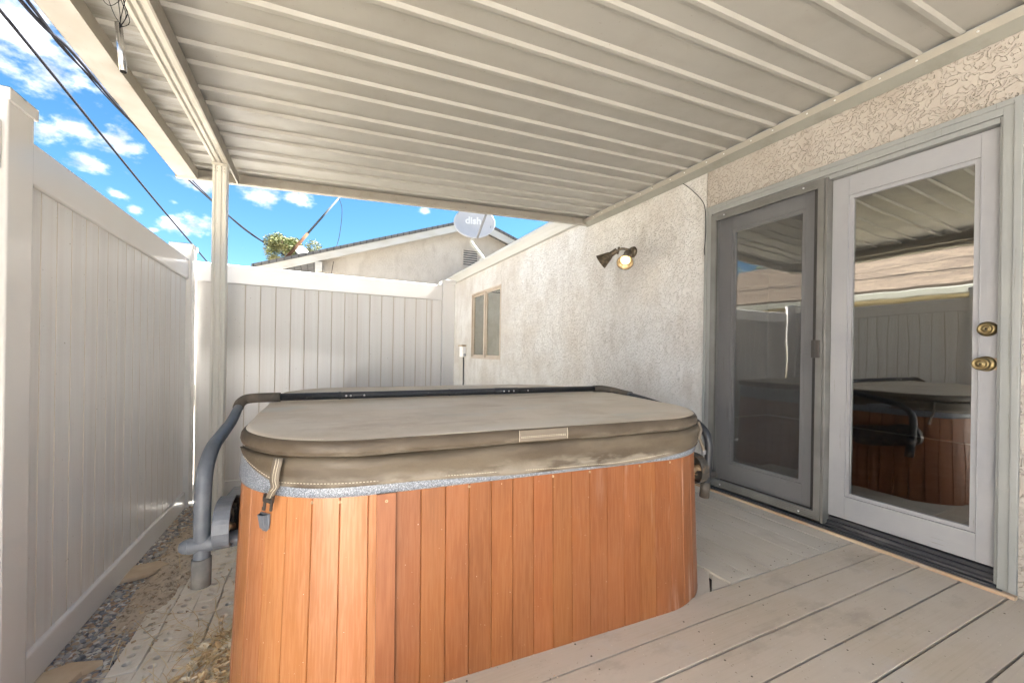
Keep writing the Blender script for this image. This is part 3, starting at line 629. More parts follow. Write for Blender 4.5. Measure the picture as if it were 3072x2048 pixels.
b = MB(); b.box((sx-.012, y0+.008, .994), (sx+.0, y0+.052, 1.098)); b.box((sx-.017, y0+.028, 1.0), (sx-.012, y0+.033, 1.09)); b.build('handle', M['bronze_dark'], scd, bevel=.002)
for (yy, zz) in ((1.50, .062), (2.04, .062), (1.50, z1-.024), (2.04, z1-.024)):
    b = MB(); b.lathe([(0, .006), (.004, .005), (.0058, .002), (.0058, 0)], frame_to((-1, 0, 0), (sx-.0025, yy, zz)), 12); b.build('screw', M['screw'], scd)
# window
wf = MB(); X2 = W-.006; f = .03
wf.box((X2, WY0, WZ0), (W+.06, WY0+f, WZ1)); wf.box((X2, WY1-f, WZ0), (W+.06, WY1, WZ1)); wf.box((X2, WY0+f, WZ0), (W+.06, WY1-f, WZ0+f)); wf.box((X2, WY0+f, WZ1-f), (W+.06, WY1-f, WZ1))
m_ = 6.865; wf.box((X2-.004, m_-.03, WZ0+f), (W+.05, m_+.03, WZ1-f))
for a, c, x in ((WY0+f, m_-.03, W+.012), (m_+.03, WY1-f, W+.022)):
    g = .038; wf.box((x, a, WZ0+f), (x+.03, a+g, WZ1-f)); wf.box((x, c-g, WZ0+f), (x+.03, c, WZ1-f)); wf.box((x, a+g, WZ0+f), (x+.03, c-g, WZ0+f+g)); wf.box((x, a+g, WZ1-f-g), (x+.03, c-g, WZ1-f))
wo_ = wf.build('window', M['tanalu'], hs_, bevel=.002)
for a, c, x in ((WY0+f+.038, m_-.068, W+.024), (m_+.068, WY1-f-.038, W+.034)):
    b = MB(); b.box((x, a, WZ0+.07), (x+.004, c, WZ1-.07)); b.build('pane', M['glass2'], wo_)
b = MB(); b.box((W+.07, WY0+.01, WZ0), (W+.075, WY1-.01, WZ1)); b.build('blind', M['blind'], wo_)
# thin cable pinned over the door corner
b = MB(); b.tube(spline([(2.612, 2.72, 2.455), (W-.008, 2.60, 2.46), (W-.006, 2.48, 2.425), (W-.006, 2.36, 2.32), (W-.008, 2.25, 2.19), (W-.036, 2.20, 2.08), (W-.036, 2.195, 1.93), (W-.036, 2.205, 1.80), (W-.036, 2.20, 1.76)]), .0028, 6)
tag(b.build('cable', M['wire']), 'thin dark cable looping from the cover down the left door trim', 'cable')

# ------------------------------------------------------------------ outlet box with cable on the far wall
r = empty('outlet_box', (W, 7.95, .99)); tag(r, 'white outlet box with rusty cap on the stucco left of the window', 'outlet box')
b = MB(); b.box((W-.075, 7.86, .885), (W, 8.06, 1.10)); b.build('box', M['white_plastic'], r, bevel=.006)
b = MB(); b.box((W-.10, 7.84, 1.103), (W, 8.08, 1.125)); b.build('cap', M['rust'], r, bevel=.003)
b = MB(); b.lathe([(.03, 0), (.03, .012), (0, .014)], frame_to((0, -1, 0), (W-.036, 7.86, .93)), 16); b.build('cover_disc', M['dish'], r)
b = MB(); b.tube([(W-.02, 7.96, .885), (W-.02, 7.955, .4), (W-.02, 7.95, GZ)], .012, 8); b.build('conduit', M['galv'], r)

# ------------------------------------------------------------------ wall lamp
lp = empty('wall_lamp', (W, 3.03, 1.96)); tag(lp, 'bronze twin-head spotlight on the stucco wall, one bulb glowing', 'wall lamp')
b = MB(); b.lathe([(0, .035), (.030, .034), (.046, .024), (.052, .006), (.052, 0)], frame_to((-1, 0, 0), (W, 3.03, 1.965)), 24); b.tube([(W-.03, 3.03, 1.965), (W-.06, 3.03, 1.965)], .014, 10)
b.build('canopy', M['lampm'], lp)
b = MB(); b.tube(spline([(W-.05, 3.03, 1.98), (W-.10, 3.07, 1.995), (W-.14, 3.10, 1.975)]), .012, 8); b.tube([(W-.13, 3.08, 2.01), (W-.13, 3.10, 1.945)], .010, 8)
b.tube(spline([(W-.05, 3.03, 1.955), (W-.09, 3.01, 1.945), (W-.12, 3.0, 1.92)]), .012, 8); b.build('knuckle', M['lampm'], lp)
def head(nm, base, d, bulb):
    base = Vector(base); d = Vector(d).normalized(); F = frame_to(d, base)
    b = MB(); b.lathe([(0, 0), (.022, .002), (.024, .010), (.026, .070), (.034, .080), (.072, .185), (.074, .187), (.070, .186), (.032, .085), (.022, .075)], F, 32, 0)
    h = b.build(nm, M['lampm'], lp)
    b = MB(); b.lathe([(.0705, .186), (.0325, .087), (0, .082)], F, 32); b.build('shade_lining', M['lampin'], h)
    b = MB(); b.lathe([(.020, .075), (.036, .105), (.046, .138), (.043, .150), (.028, .158), (0, .160)], F, 28); b.build('bulb', M['bulb'] if bulb else M['dish_white'], h)
    if bulb:
        pl = bpy.data.lights.new('bulb_light', 'POINT'); pl.energy = .05; pl.color = (1, .78, .46); pl.shadow_soft_size = .012
        po = bpy.data.objects.new('bulb_light', pl); col.objects.link(po); po.location = base+d*.183; po.rotation_euler = (-d).to_track_quat('Z', 'Y').to_euler(); po.parent = lp; po.matrix_parent_inverse = lp.matrix_world.inverted()
head('lamp_head', (W-.135, 3.10, 1.985), (-.42, .62, -.46), False)
head('lamp_head', (W-.105, 3.00, 1.945), (-.60, -.57, -.76), True)

# ------------------------------------------------------------------ hot tub
tub = empty('hot_tub', (.705, 2.08, GZ)); tag(tub, 'hot tub with orange-brown plank sides and speckled grey rim', 'hot tub')
CX, CY, TH = .72, 2.08, -.035
def RR(hx, hy, r):
    """rounded rectangle as arc-length parametrised closed curve; starts at front edge left tangent, runs +x"""
    segs = [('l', (-hx+r, -hy), (hx-r, -hy)), ('a', (hx-r, -hy+r), -pi/2), ('l', (hx, -hy+r), (hx, hy-r)), ('a', (hx-r, hy-r), 0), ('l', (hx-r, hy), (-hx+r, hy)), ('a', (-hx+r, hy-r), pi/2), ('l', (-hx, hy-r), (-hx, -hy+r)), ('a', (-hx+r, -hy+r), pi)]
    Ls = [(2*(hx-r) if i in (0, 4) else 2*(hy-r)) if s[0] == 'l' else r*pi/2 for i, s in enumerate(segs)]; T_ = sum(Ls)
    def P(s):
        s = s % T_
        for sg, l in zip(segs, Ls):
            if s <= l: break
            s -= l
        if sg[0] == 'l':
            a, c = Vector(sg[1]), Vector(sg[2]); d = (c-a).normalized(); return a+d*s, Vector((d.y, -d.x))
        an = sg[2]+s/r; nn = Vector((cos(an), sin(an))); return Vector(sg[1])+nn*r, nn
    return P, T_
def tw(p, z): return (CX+p.x*cos(TH)-p.y*sin(TH), CY+p.x*sin(TH)+p.y*cos(TH), z)
HX, HY, TR = .924, .868, .37
P, TL = RR(HX, HY, TR)
s0 = .21-CX+HX-TR+.030  # arc length at x=.21 on the front
b = MB(); tr_ = MB(); npl = round(TL/.0752); pw = TL/npl; ring = []
for i in range(npl):
    a = s0+i*pw; e = .0022
    for d_, off in ((0, -.0045), (e, 0), (pw*.2, 0), (pw*.4, 0.0), (pw*.6, 0), (pw*.8, 0), (pw-e, 0)): ring.append((a+d_, off))
zs = [(GZ, .030), (.1, .019), (.30, .011), (.586, 0)]
vs = []
for z, o_ in zs:
    for s_, off in ring:
        p, n_ = P(s_); vs.append(tw(p+n_*(off+o_), z))
N = len(ring)
b.add(vs, [(k_*N+i, k_*N+(i+1) % N, (k_+1)*N+(i+1) % N, (k_+1)*N+i) for k_ in range(len(zs)-1) for i in range(N)])
o = b.build('cabinet', M['cedar'], tub, weld=False, fix=True)
rt_ = []
for i in range(npl):
    q_ = random.uniform(.92, 1.07); f1, f2, f3 = (1.6, 1.88, 2.25) if i >= npl-13 else (1, 1, 1); rt_.append((q_*f1, q_*f2*random.uniform(.97, 1.04), q_*f3*random.uniform(.95, 1.06)))  # planks left of the trim paler: brighter light from the left painted in
def plank_of(co):
    x, y = co.x-CX, co.y-CY; lx = x*cos(TH)+y*sin(TH); ly = -x*sin(TH)+y*cos(TH); best = 0; bd = 9
    for i in range(npl):
        p, n_ = P(s0+(i+.5)*pw); d_ = (p.x-lx)**2+(p.y-ly)**2
        if d_ < bd: bd = d_; best = i
    return best
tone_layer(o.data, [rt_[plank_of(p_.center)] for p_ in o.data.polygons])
# corner trim plank with screw holes
vs = []; rg = [s0-.70*pw+.70*pw*i/5 for i in range(6)]
for z, o_ in zs:
    for off in (.011, -.002):
        for s_ in rg:
            p, n_ = P(s_); vs.append(tw(p+n_*(off+o_), z))
fs = []
for k_ in range(len(zs)-1):
    A = k_*12; B = A+12
    fs += [(A+i, A+i+1, B+i+1, B+i) for i in range(5)]+[(A+6+i+1, A+6+i, B+6+i, B+6+i+1) for i in range(5)]+[(A+6, A, B, B+6), (A+5, A+11, B+11, B+5)]
tr_.add(vs, fs); tr_.build('corner_trim', M['cedar_trim'], tub)
def on_tub(s_, off, z):
    p, n_ = P(s_); q = tw(p+n_*off, z); nn = Vector((n_.x*cos(TH)-n_.y*sin(TH), n_.x*sin(TH)+n_.y*cos(TH), 0)); return Vector(q), nn
for s_, z, o_ in [(s0-pw*.35, .565, .011), (s0-pw*.35, .14, .026), (s0-3*pw, .572, 0), (s0-2*pw, .572, 0), (s0+3*pw, .575, 0), (s0+7*pw, .575, 0), (s0+12*pw, .575, 0), (s0+14*pw, .575, 0), (s0+17*pw, .575, 0), (s0+9*pw, .575, 0)]:
    q, nn = on_tub(s_, o_, z); b = MB(); b.lathe([(0, .0008), (.0012, .0005), (.003, .002), (.0045, .0012), (.0045, -.002)], frame_to(nn, q), 12)
    b.build('screw', M['rust'], tub)
for s_, z in [(s0-pw*.40, .27), (s0-pw*.30, .195)]:
    q, nn = on_tub(s_, .0205, z); b = MB(); b.lathe([(0, .0006), (.003, .0006), (.003, -.002)], frame_to(nn, q), 10)
    b.build('screw_hole', M['dark'], tub)
# speckled shell rim
b = MB(); NN = 160; prof_ = [(-.002, .583), (.004, .586), (.007, .600), (.004, .640), (-.002, .675), (-.02, .690), (-.08, .690)]; vs = []
for off, z in prof_:
    for i in range(NN):
        p, n_ = P(TL*i/NN); vs.append(tw(p+n_*off, z))
b.add(vs, [(k_*NN+i, k_*NN+(i+1) % NN, (k_+1)*NN+(i+1) % NN, (k_+1)*NN+i) for k_ in range(len(prof_)-1) for i in range(NN)], 0, True)
b.build('shell_rim', M['granite'], tub)
# latch on the cabinet
q, nn = on_tub(s0-4.95*pw, .004, .508)
lat = frame_to(nn, q)
b = MB()
side = nn.cross(Vector((0, 0, 1))).normalized()
def lv(u, v, d): return q+side*u+Vector((0, 0, 1))*v+nn*d
op = []
for i in range(16):
    a = 2*pi*i/16; u = .020*cos(a)*(1 if abs(cos(a)) < .7 else .95); v = .026*sin(a); op.append((u, v))
pl = [(-.019, .024), (.019, .024), (.020, .0), (.016, -.018), (.008, -.027), (-.008, -.027), (-.016, -.018), (-.020, 0)]
vs = [lv(u, v, 0) for u, v in pl]+[lv(u, v, .005) for u, v in pl]; n_ = 8
b.add(vs, [tuple(range(8)), tuple(range(8, 16))]+[(i, (i+1) % 8, 8+(i+1) % 8, 8+i) for i in range(8)])
pl2 = [(-.014, .022, .005), (-.012, .022, .018), (.012, .022, .018), (.014, .022, .005)]
pl3 = [(-.013, -.016, .005), (-.009, -.018, .012), (.009, -.018, .012), (.013, -.016, .005)]
vs = [lv(*p_) for p_ in pl2+pl3]; b.add(vs, [(0, 1, 5, 4), (1, 2, 6, 5), (2, 3, 7, 6), (4, 5, 6, 7)], 0)
b.build('latch', M['greyp'], tub, bevel=.0015)

# ------------------------------------------------------------------ tub cover (lies on the tub)
lid = empty('tub_cover', (CX, CY, .69)); tag(lid, 'padded taupe vinyl cover, folded in the middle, on the hot tub', 'tub cover')
LX, LY, LR = .918, .872, .36
PL, TLL = RR(LX, LY, LR); NL = 240
def topz(y):   # y local
    t = abs(y)/LY; return .762-.017*t-(.010*math.exp(-(y/.012)**2))
b = MB(); rings = []
prof_ = [(-.030, .693, 1), (-.004, .697, 1), (.006, .706, 1), (.009, .716, 1), (.007, .730, 1), (.000, .7405, 1), (-.006, .743, 1)]
for off, z, _ in prof_:
    rr = []
    for i in range(NL):
        s_ = TLL*i/NL; p, n_ = PL(s_); wob = .0018*sin(s_*9)+.0012*sin(s_*23+1)
        rr.append(tw(p+n_*(off+wob), z+.001*sin(s_*13)+(.0 if abs(p.y) > .05 else 0)))
    rings.append(rr)
vs = [v for rr in rings for v in rr]
b.add(vs, [(k_*NL+i, k_*NL+(i+1) % NL, (k_+1)*NL+(i+1) % NL, (k_+1)*NL+i) for k_ in range(len(prof_)-1) for i in range(NL)], 0, True)
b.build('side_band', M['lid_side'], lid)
b = MB(); vs = []; K = [1.0, .995, .985, .95, .88, .78, .66, .52, .38, .24, .12, .05]
for k_ in K:
    for i in range(NL):
        s_ = TLL*i/NL; p, n_ = PL(s_); p = (p-n_*.006*1.0); wob = .0018*sin(s_*9)+.0012*sin(s_*23+1)
        q_ = (p+n_*wob)*1.0; q_ = Vector((q_.x*k_, q_.y*k_)); edge = 1-k_
        z = topz(q_.y)-.0022*max(0, 1-edge/.004)+.0012*sin(q_.x*7)*sin(q_.y*9)+.0007*sin(q_.x*19+q_.y*13)
        vs.append(tw(q_, z if k_ < .999 else .7435))
nK = len(K); fs = [(k_*NL+i, k_*NL+(i+1) % NL, (k_+1)*NL+(i+1) % NL, (k_+1)*NL+i) for k_ in range(nK-1) for i in range(NL)]; fs.append(tuple((nK-1)*NL+i for i in range(NL)))
b.add(vs, fs, 0, True); b.build('top', M['lid'], lid)
# raised seam piping and stitching round the top
def seamtube(off, z, r, mat, nm, dash=None, s_a=0, s_b=None, zf=None):
    b = MB(); s_b = s_b if s_b is not None else TLL
    if dash is None:
        pts = []
        m = 200
        for i in range(m+1):
            s_ = s_a+(s_b-s_a)*i/m; p, n_ = PL(s_); wob = .0018*sin(s_*9)+.0012*sin(s_*23+1); pts.append(tw(p+n_*(off+wob), z if zf is None else zf(s_)))
        b.tube(pts, r, 6)
    else:
        s_ = s_a
        while s_ < s_b:
            pts = []
            for t in (0, dash*.6):
                p, n_ = PL(s_+t); wob = .0018*sin((s_+t)*9)+.0012*sin((s_+t)*23+1); pts.append(tw(p+n_*(off+wob), z if zf is None else zf(s_+t)))
            b.tube(pts, r, 4, smooth=False); s_ += dash
    return b.build(nm, mat, lid, fix=False)
seamtube(-.004, .7434, .0013, M['lid_side'], 'piping')
seamtube(-.014, .7462, .0006, M['thread'], 'stitching', .008, TLL-1.2, TLL-.12)
# skirt: hangs under the lid, puffed, its bottom edge rises at the corners
sfL = 0.0; sfR = 2*(LX-LR)
def skz(s_):
    """bottom edge height by arc length (front straight runs 0..sfR)"""
    s_ = s_ if s_ < TLL/2 else s_-TLL
    if s_ < -.24: return .619+min(1, (-.24-s_)/.22)*.068
    K_ = [(-.24, .619), (0, .618), (.3, .609), (.6, .597), (.85, .593), (1.0, .598), (1.25, .618), (1.5, .630), (3, .630)]
    for (a, u), (c, v) in zip(K_[:-1], K_[1:]):
        if s_ <= c: return u+(v-u)*(s_-a)/(c-a)
    return .630
prof_ = [(-.012, 1.0), (-.004, .965), (.006, .93), (.0125, .86), (.015, .74), (.0135, .55), (.011, .35), (.012, .16), (.0155, .08), (.0135, .0), (.006, .004)]
m = 260; sa, sb = -.46, 2.2; b = MB(); vs = []
for off, t in prof_:
    for i in range(m+1):
        s_ = sa+(sb-sa)*i/m; p, n_ = PL(s_); zb = skz(s_); ztp = .700
        puff = 1+.25*sin(s_*6+.5)+.10*sin(s_*17)
        zz = zb+(ztp-zb)*t+(.002*sin(s_*11+t*3))
        vs.append(tw(p+n_*(off*puff*(1 if t > .2 else .95)+.001*sin(s_*31+t*5)), zz))
b.add(vs, [(k_*(m+1)+i, k_*(m+1)+i+1, (k_+1)*(m+1)+i+1, (k_+1)*(m+1)+i) for k_ in range(len(prof_)-1) for i in range(m)], 0, True)
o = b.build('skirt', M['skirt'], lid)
seamtube(.0145, 0, .0007, M['thread'], 'stitching', .009, -.40, 1.6, lambda s_: skz(s_)+.011)
seamtube(.0065, 0, .0009, M['strap'], 'fold_seam', None, -.44, 2.0, lambda s_: .7045)
# sewn handle on the front band
s_h0, s_h1 = (.630-CX+LX-LR), (.812-CX+LX-LR)
b = MB(); vs = []
for off, z in ((.0095, .742), (.0125, .728), (.012, .706)):
    for i in range(9):
        p, n_ = PL(s_h0+(s_h1-s_h0)*i/8); vs.append(tw(p+n_*off, z))
b.add(vs, [(k_*9+i, k_*9+i+1, (k_+1)*9+i+1, (k_+1)*9+i) for k_ in range(2) for i in range(8)], 0, True); b.build('handle', M['strap'], lid)
b = MB()
for z in (.7225, .7185):
    s_ = s_h0+.006
    while s_ < s_h1-.006:
        p, n_ = PL(s_); p2, _ = PL(s_+.004); b.tube([tw(p+n_*.0138, z), tw(p2+n_*.0138, z)], .0006, 4, smooth=False); s_ += .0068
for s_ in (s_h0, s_h1):
    p, n_ = PL(s_); b.tube([tw(p+n_*.010, .743), tw(p+n_*.0135, .728), tw(p+n_*.013, .706)], .0006, 5)
b.build('stitching', M['thread'], lid, fix=False)
# strap with buckle, front left corner
b = MB(); th_ = MB(); s_c = -.232; pth = []
cl = [(.026, .700, .004), (.030, .690, .006), (.030, .665, .0), (.029, .640, -.004), (.029, .622, .0), (.030, .610, -.008), (.026, .597, -.018), (.022, .586, -.026)]
vs = []; hw_ = .0125
for i, (off, z, du) in enumerate(cl):
    for sd2 in (-1, 1):
        p, n_ = PL(s_c+du+sd2*hw_*(1 if i < 4 else .95)); vs.append(tw(p+n_*(off+.003*(sd2 < 0)), z+(.004*sd2 if i > 4 else 0)))
b.add(vs, [(2*i, 2*i+1, 2*i+3, 2*i+2) for i in range(len(cl)-1)], 0, True)
o = b.build('strap', M['strap'], lid); sm = o.modifiers.new('t', 'SOLIDIFY'); sm.thickness = .0025
b = MB()
for u in (-.3, .3):
    pts = []
    for off, z, du in cl:
        p, n_ = PL(s_c+du+u*hw_); pts.append(tw(p+n_*(off+.004), z))
    b.tube(spline(pts, 3), .0006, 4)
b.build('stitching', M['thread'], o, fix=False)
p, n_ = PL(s_c-.028); q = Vector(tw(p+n_*.024, .582)); nn = Vector((n_.x*cos(TH)-n_.y*sin(TH), n_.x*sin(TH)+n_.y*cos(TH), 0)); side = Vector((0, 0, 1)).cross(nn).normalized()
R3 = Matrix((side, nn, Vector((0, 0, 1)))).transposed().to_4x4(); R3.translation = q; R3 = R3 @ Matrix.Rotation(.12, 4, 'Y')
b = MB(); b.box((-.016, -.005, -.008), (.016, .005, .004), 0, R3); b.box((-.016, -.005, .004), (-.013, .005, .014), 0, R3); b.box((.013, -.005, .004), (.016, .005, .014), 0, R3)
b.box((-.015, -.003, -.034), (-.009, .003, -.008), 0, R3); b.box((.009, -.003, -.030), (.015, .003, -.008), 0, R3); b.box((-.018, -.003, -.034), (-.012, .003, -.024), 0, R3)
b.build('buckle', M['bronze_dark'], o, bevel=.001)
# right side strap hanging
b = MB(); pts = spline([tw(PL(1.46)[0]+PL(1.46)[1]*.02, .70), tw(PL(1.47)[0]+PL(1.47)[1]*.036, .66), tw(PL(1.47)[0]+PL(1.47)[1]*.03, .625), tw(PL(1.49)[0]+PL(1.49)[1]*.050, .585), tw(PL(1.50)[0]+PL(1.50)[1]*.060, .560)], 4)
b.tube(pts, [.007]*len(pts), 8); b.build('strap', M['strap'], lid)
p, n_ = PL(1.50); b = MB(); b.box((-.008, -.005, -.02), (.008, .005, .0), 0, Matrix.Translation(tw(p+n_*.062, .56))); b.build('buckle', M['dish_arm'], lid, bevel=.001)

# ------------------------------------------------------------------ cover lifter
lf = empty('cover_lifter', (CX, 2.08, .45)); tag(lf, 'grey and black tubular cover lifter bar across the tub cover', 'cover lifter')
b = MB(); b.tube([(-.157, 2.083, .7835), (.30, 2.08, .783), (.85, 2.08, .7825), (1.56, 2.08, .781)], .0165, 16); b.build('bar', M['blackt'], lf)
b = MB(); b.tube([(.088, 2.081, .7833), (.1, 2.081, .7833)], .0178, 16); b.tube([(.62, 2.08, .783), (.627, 2.08, .783)], .0178, 16); b.tube([(.88, 2.08, .7828), (1.02, 2.08, .7828)], .0176, 16)
b.build('joint_sleeve', M['blackt'], lf)
for x in (.14, .20, .93, .96, .99, 1.08, .12):
    b = MB(); b.lathe([(0, .004), (.004, .003), (.005, 0)], frame_to((0, -1, .2), (x, 2.0637, .783)), 8); b.build('bolt', M['screw'], lf)
b = MB(); b.tube(spline([(-.150, 2.083, .7835), (-.20, 2.086, .7835), (-.25, 2.09, .782), (-.283, 2.09, .777), (-.299, 2.07, .764), (-.302, 2.045, .750)]), .0205, 16); b.build('elbow_sleeve', M['rubber'], lf)
armL = [(-.301, 2.06, .756), (-.304, 2.02, .736), (-.31, 1.945, .706), (-.317, 1.81, .681), (-.32, 1.686, .661), (-.325, 1.618, .609), (-.325, 1.596, .559), (-.325, 1.583, .492), (-.325, 1.583, .421), (-.325, 1.587, .372), (-.325, 1.585, .330)]
sp_ = spline(armL, 6); nsp = len(sp_)
b = MB(); b.tube(sp_, [.0165+.0065*min(1, i/nsp*2.0) for i in range(nsp)], 20); b.build('arm', M['greyp'], lf)
for q in (sp_[3]+Vector((.002, -.0135, .009)), sp_[9]+Vector((.002, -.0125, .011))):
    b = MB(); b.lathe([(0, .0012), (.004, .001), (.004, -.001)], frame_to((.45, -.8, .5), q), 10); b.build('bolt_hole', M['dark'], lf)
b = MB(); b.tube([(-.325, 1.585, .335), (-.325, 1.581, .248)], [.0265, .0265], 24); b.build('foot_sleeve', M['foam'], lf)
# left pivot: cross tube, knob, bracket
b = MB(); b.tube([(-.386, 1.587, .376), (-.383, 1.587, .376), (-.374, 1.587, .376), (-.362, 1.587, .376), (-.361, 1.587, .376), (-.359, 1.587, .376), (-.2, 1.58, .385)], [.004, .013, .020, .0235, .022, .025, .025], 20)
b.build('pivot', M['greyp'], lf, bevel=.001)
def bracket(side, oy, oz, mat, matin, sx):
    """side=+1: plate whose hollow faces +x"""
    out = [(-.062, 0), (-.052, -.035), (-.03, -.055), (0, -.064), (.08, -.080), (.18, -.10), (.28, -.105), (.33, -.09), (.35, -.05), (.345, 0), (.33, .03), (.24, .042), (.14, .052), (.08, .074), (.03, .078), (-.02, .07), (-.05, .04)]
    out = [tuple(p_)[1:] for p_ in spline([(0, *p_) for p_ in out+[out[0]]], 3)][:-1]
    n = len(out); b = MB(); inn = []
    c_ = Vector((.14, .02))
    for i, p in enumerate(out):
        a = Vector(out[i-1]); c = Vector(out[(i+1) % n]); t = (c-a).normalized(); nrm = Vector((-t.y, t.x)); inn.append(Vector(p)+nrm*.006)
    X0, X1_ = sx, sx+side*.045
    O = [(X0, oy+p[0], oz+p[1]) for p in out]; O2 = [(X1_, oy+p[0], oz+p[1]) for p in out]; I2 = [(X1_, oy+p[0], oz+p[1]) for p in inn]; I1 = [(X0+side*.006, oy+p[0], oz+p[1]) for p in inn]
    b.add(O+O2+I2+I1, [(i, (i+1) % n, n+(i+1) % n, n+i) for i in range(n)]+[(n+i, n+(i+1) % n, 2*n+(i+1) % n, 2*n+i) for i in range(n)]+[(2*n+i, 2*n+(i+1) % n, 3*n+(i+1) % n, 3*n+i) for i in range(n)]+[tuple(range(n)), tuple(3*n+i for i in range(n))])
    o = b.build('bracket', mat, lf, bevel=.0008, seg=1)
    b = MB()
    for yy in (.05, .10, .15, .20, .26):
        zl = -.068-yy*.14; b.box((X0+side*.007, oy+yy, oz+zl+.010), (X1_-side*.004, oy+yy+.004, oz+.040))
    b.box((X0+side*.007, oy+.0, oz+.012), (X1_-side*.006, oy+.28, oz+.016)); b.box((X0+side*.007, oy-.02, oz-.02), (X1_-side*.006, oy+.12, oz-.016))
    b.build('rib', matin, o)
    b = MB(); b.lathe([(0, .04), (.009, .038), (.014, .03), (.014, .02), (.02, .018), (.022, 0)], frame_to((side, 0, 0), (X0+side*.006, oy, oz)), 14); b.tube([(X0+side*.01, oy+.02, oz-.01), (X0+side*.04, oy+.05, oz-.02)], .012, 10); b.build('spring_bolt', M['rust'], o)
bracket(1, 1.56, .432, M['greyp'], M['darkp'], -.286)
# right arm
b = MB(); b.tube(spline([(1.548, 2.08, .781), (1.61, 2.078, .779), (1.665, 2.045, .770), (1.70, 1.983, .757), (1.715, 1.93, .751)]), .0205, 14); b.build('elbow_sleeve', M['rubber'], lf)
armR = [(1.705, 1.94, .753), (1.71, 1.78, .734), (1.71, 1.63, .710), (1.71, 1.478, .672), (1.71, 1.436, .654), (1.71, 1.393, .618), (1.71, 1.377, .567), (1.71, 1.378, .513), (1.71, 1.382, .458), (1.71, 1.389, .399), (1.71, 1.394, .370)]
sp_ = spline(armR, 6); nsp = len(sp_)
b = MB(); b.tube(sp_, [.0165+.0025*min(1, i/nsp*2.0) for i in range(nsp)], 16); b.build('arm', M['blackt'], lf)
b = MB(); b.tube([(1.71, 1.393, .385), (1.71, 1.399, .310)], .0225, 20); b.build('foot_sleeve', M['rubber'], lf)
b = MB(); b.tube([(1.65, 1.39, .425), (1.75, 1.385, .42)], .020, 14); b.lathe([(.020, 0), (.018, .01), (0, .016)], frame_to((1, 0, 0), (1.75, 1.385, .42)), 14); b.build('pivot', M['darkp'], lf)
bracket(-1, 1.41, .445, M['darkp'], M['rust'], 1.682)

# ------------------------------------------------------------------ hanging wind chime tube
ch = empty('wind_chime', (-.58, 1.712, 1.87)); tag(ch, 'single silver metal tube hanging on tangled wire from the cover', 'wind chime')
b = MB(); b.tube([(-.589, 1.716, 2.022), (-.573, 1.709, 1.870)], .0098, 20); b.tube([(-.5732, 1.7092, 1.8705), (-.5730, 1.709, 1.869)], .0085, 12, 1); b.build('tube', [M['alu'], M['dark']], ch)
b = MB()
for i in range(5):
    x = -.575+random.uniform(-.012, .012); y = 1.71+random.uniform(-.02, .02)
    b.tube(spline([(-.583, 1.707, 2.005), (-.575+random.uniform(-.01, .02), 1.705, 2.03+i*.006), (x+random.uniform(-.01, .01), y, 2.10), (x+random.uniform(-.01, .01), y, 2.2), (-.61+random.uniform(-.02, .02), y, 2.29)], 4), .0011, 5)
b.tube(spline([(-.65, 1.75, 2.30), (-.625, 1.73, 2.13), (-.605, 1.72, 2.06), (-.59, 1.712, 2.03), (-.575, 1.70, 2.005)], 5), .0009, 5)
b.tube(spline([(-.69, 1.75, 2.33), (-.66, 1.74, 2.16), (-.62, 1.73, 2.08), (-.57, 1.70, 2.10)], 5), .0009, 5)
b.build('hanging_wire', M['wire'], ch)

# ------------------------------------------------------------------ far gabled house (behind the back fence)
gh = empty('gabled_house', (3.5, 10.6, GZ)); tag(gh, 'pale stucco house with a low gable and louvred vent behind the back fence', 'house')
GY = 10.5; RY = GY-.35; ap = (3.72, 4.46)
f_ = RY/GY
def gzl(x): return 2.80+(x+1.05)*((ap[1]-2.80)/(ap[0]+1.05))
def gzr(x): return ap[1]-(x-ap[0])*.345
b = MB(); b.prism([(-.05, GZ), (9.5, GZ), (9.5, gzr(9.5)-.1), (ap[0], ap[1]-.1), (-.05, gzl(-.05)-.1)], 1, GY, GY+.2); b.build('wall', M['stucco_far'], gh)
b = MB(); b.prism([(-1.30, gzl(-1.3)-.02), (ap[0], ap[1]-.02), (9.6, gzr(9.6)-.02), (9.6, gzr(9.6)+.05), (ap[0], ap[1]+.05), (-1.30, gzl(-1.3)+.05)], 1, RY-.05, GY+6); b.build('roof', M['shingle_grey'], gh, uvf=lambda c: (c.y, c.x))
b = MB(); b.prism([(-1.22, gzl(-1.22)-.185), (ap[0], ap[1]-.20), (9.6, gzr(9.6)-.20), (9.6, gzr(9.6)-.022), (ap[0], ap[1]-.022), (-1.22, gzl(-1.22)-.022)], 1, RY-.02, RY+.03); b.build('fascia', M['fascia'], gh)
b = MB(); b.prism([(-1.2, gzl(-1.2)-.05), (ap[0], ap[1]-.05), (9.6, gzr(9.6)-.05), (9.6, gzr(9.6)-.03), (ap[0], ap[1]-.03), (-1.2, gzl(-1.2)-.03)], 1, RY+.031, GY); b.build('soffit', M['fascia'], gh)
b = MB(); b.box((-.095, RY-.03, 2.76), (.045, GY, 2.95)); b.build('beam_end', M['fascia'], gh, bevel=.005)
b = MB(); b.box((ap[0]-.16, RY+.032, ap[1]-.42), (ap[0]-.02, GY, ap[1]-.22)); b.build('beam_end', M['fascia'], gh, bevel=.005)
vb = MB(); vx0, vx1, vz0, vz1 = 3.47, 3.87, 3.29, 3.71
vb.box((vx0-.03, GY-.03, vz0-.03), (vx1+.03, GY-.001, vz0)); vb.box((vx0-.03, GY-.03, vz1), (vx1+.03, GY-.001, vz1+.03)); vb.box((vx0-.03, GY-.03, vz0), (vx0, GY-.001, vz1)); vb.box((vx1, GY-.03, vz0), (vx1+.03, GY-.001, vz1))
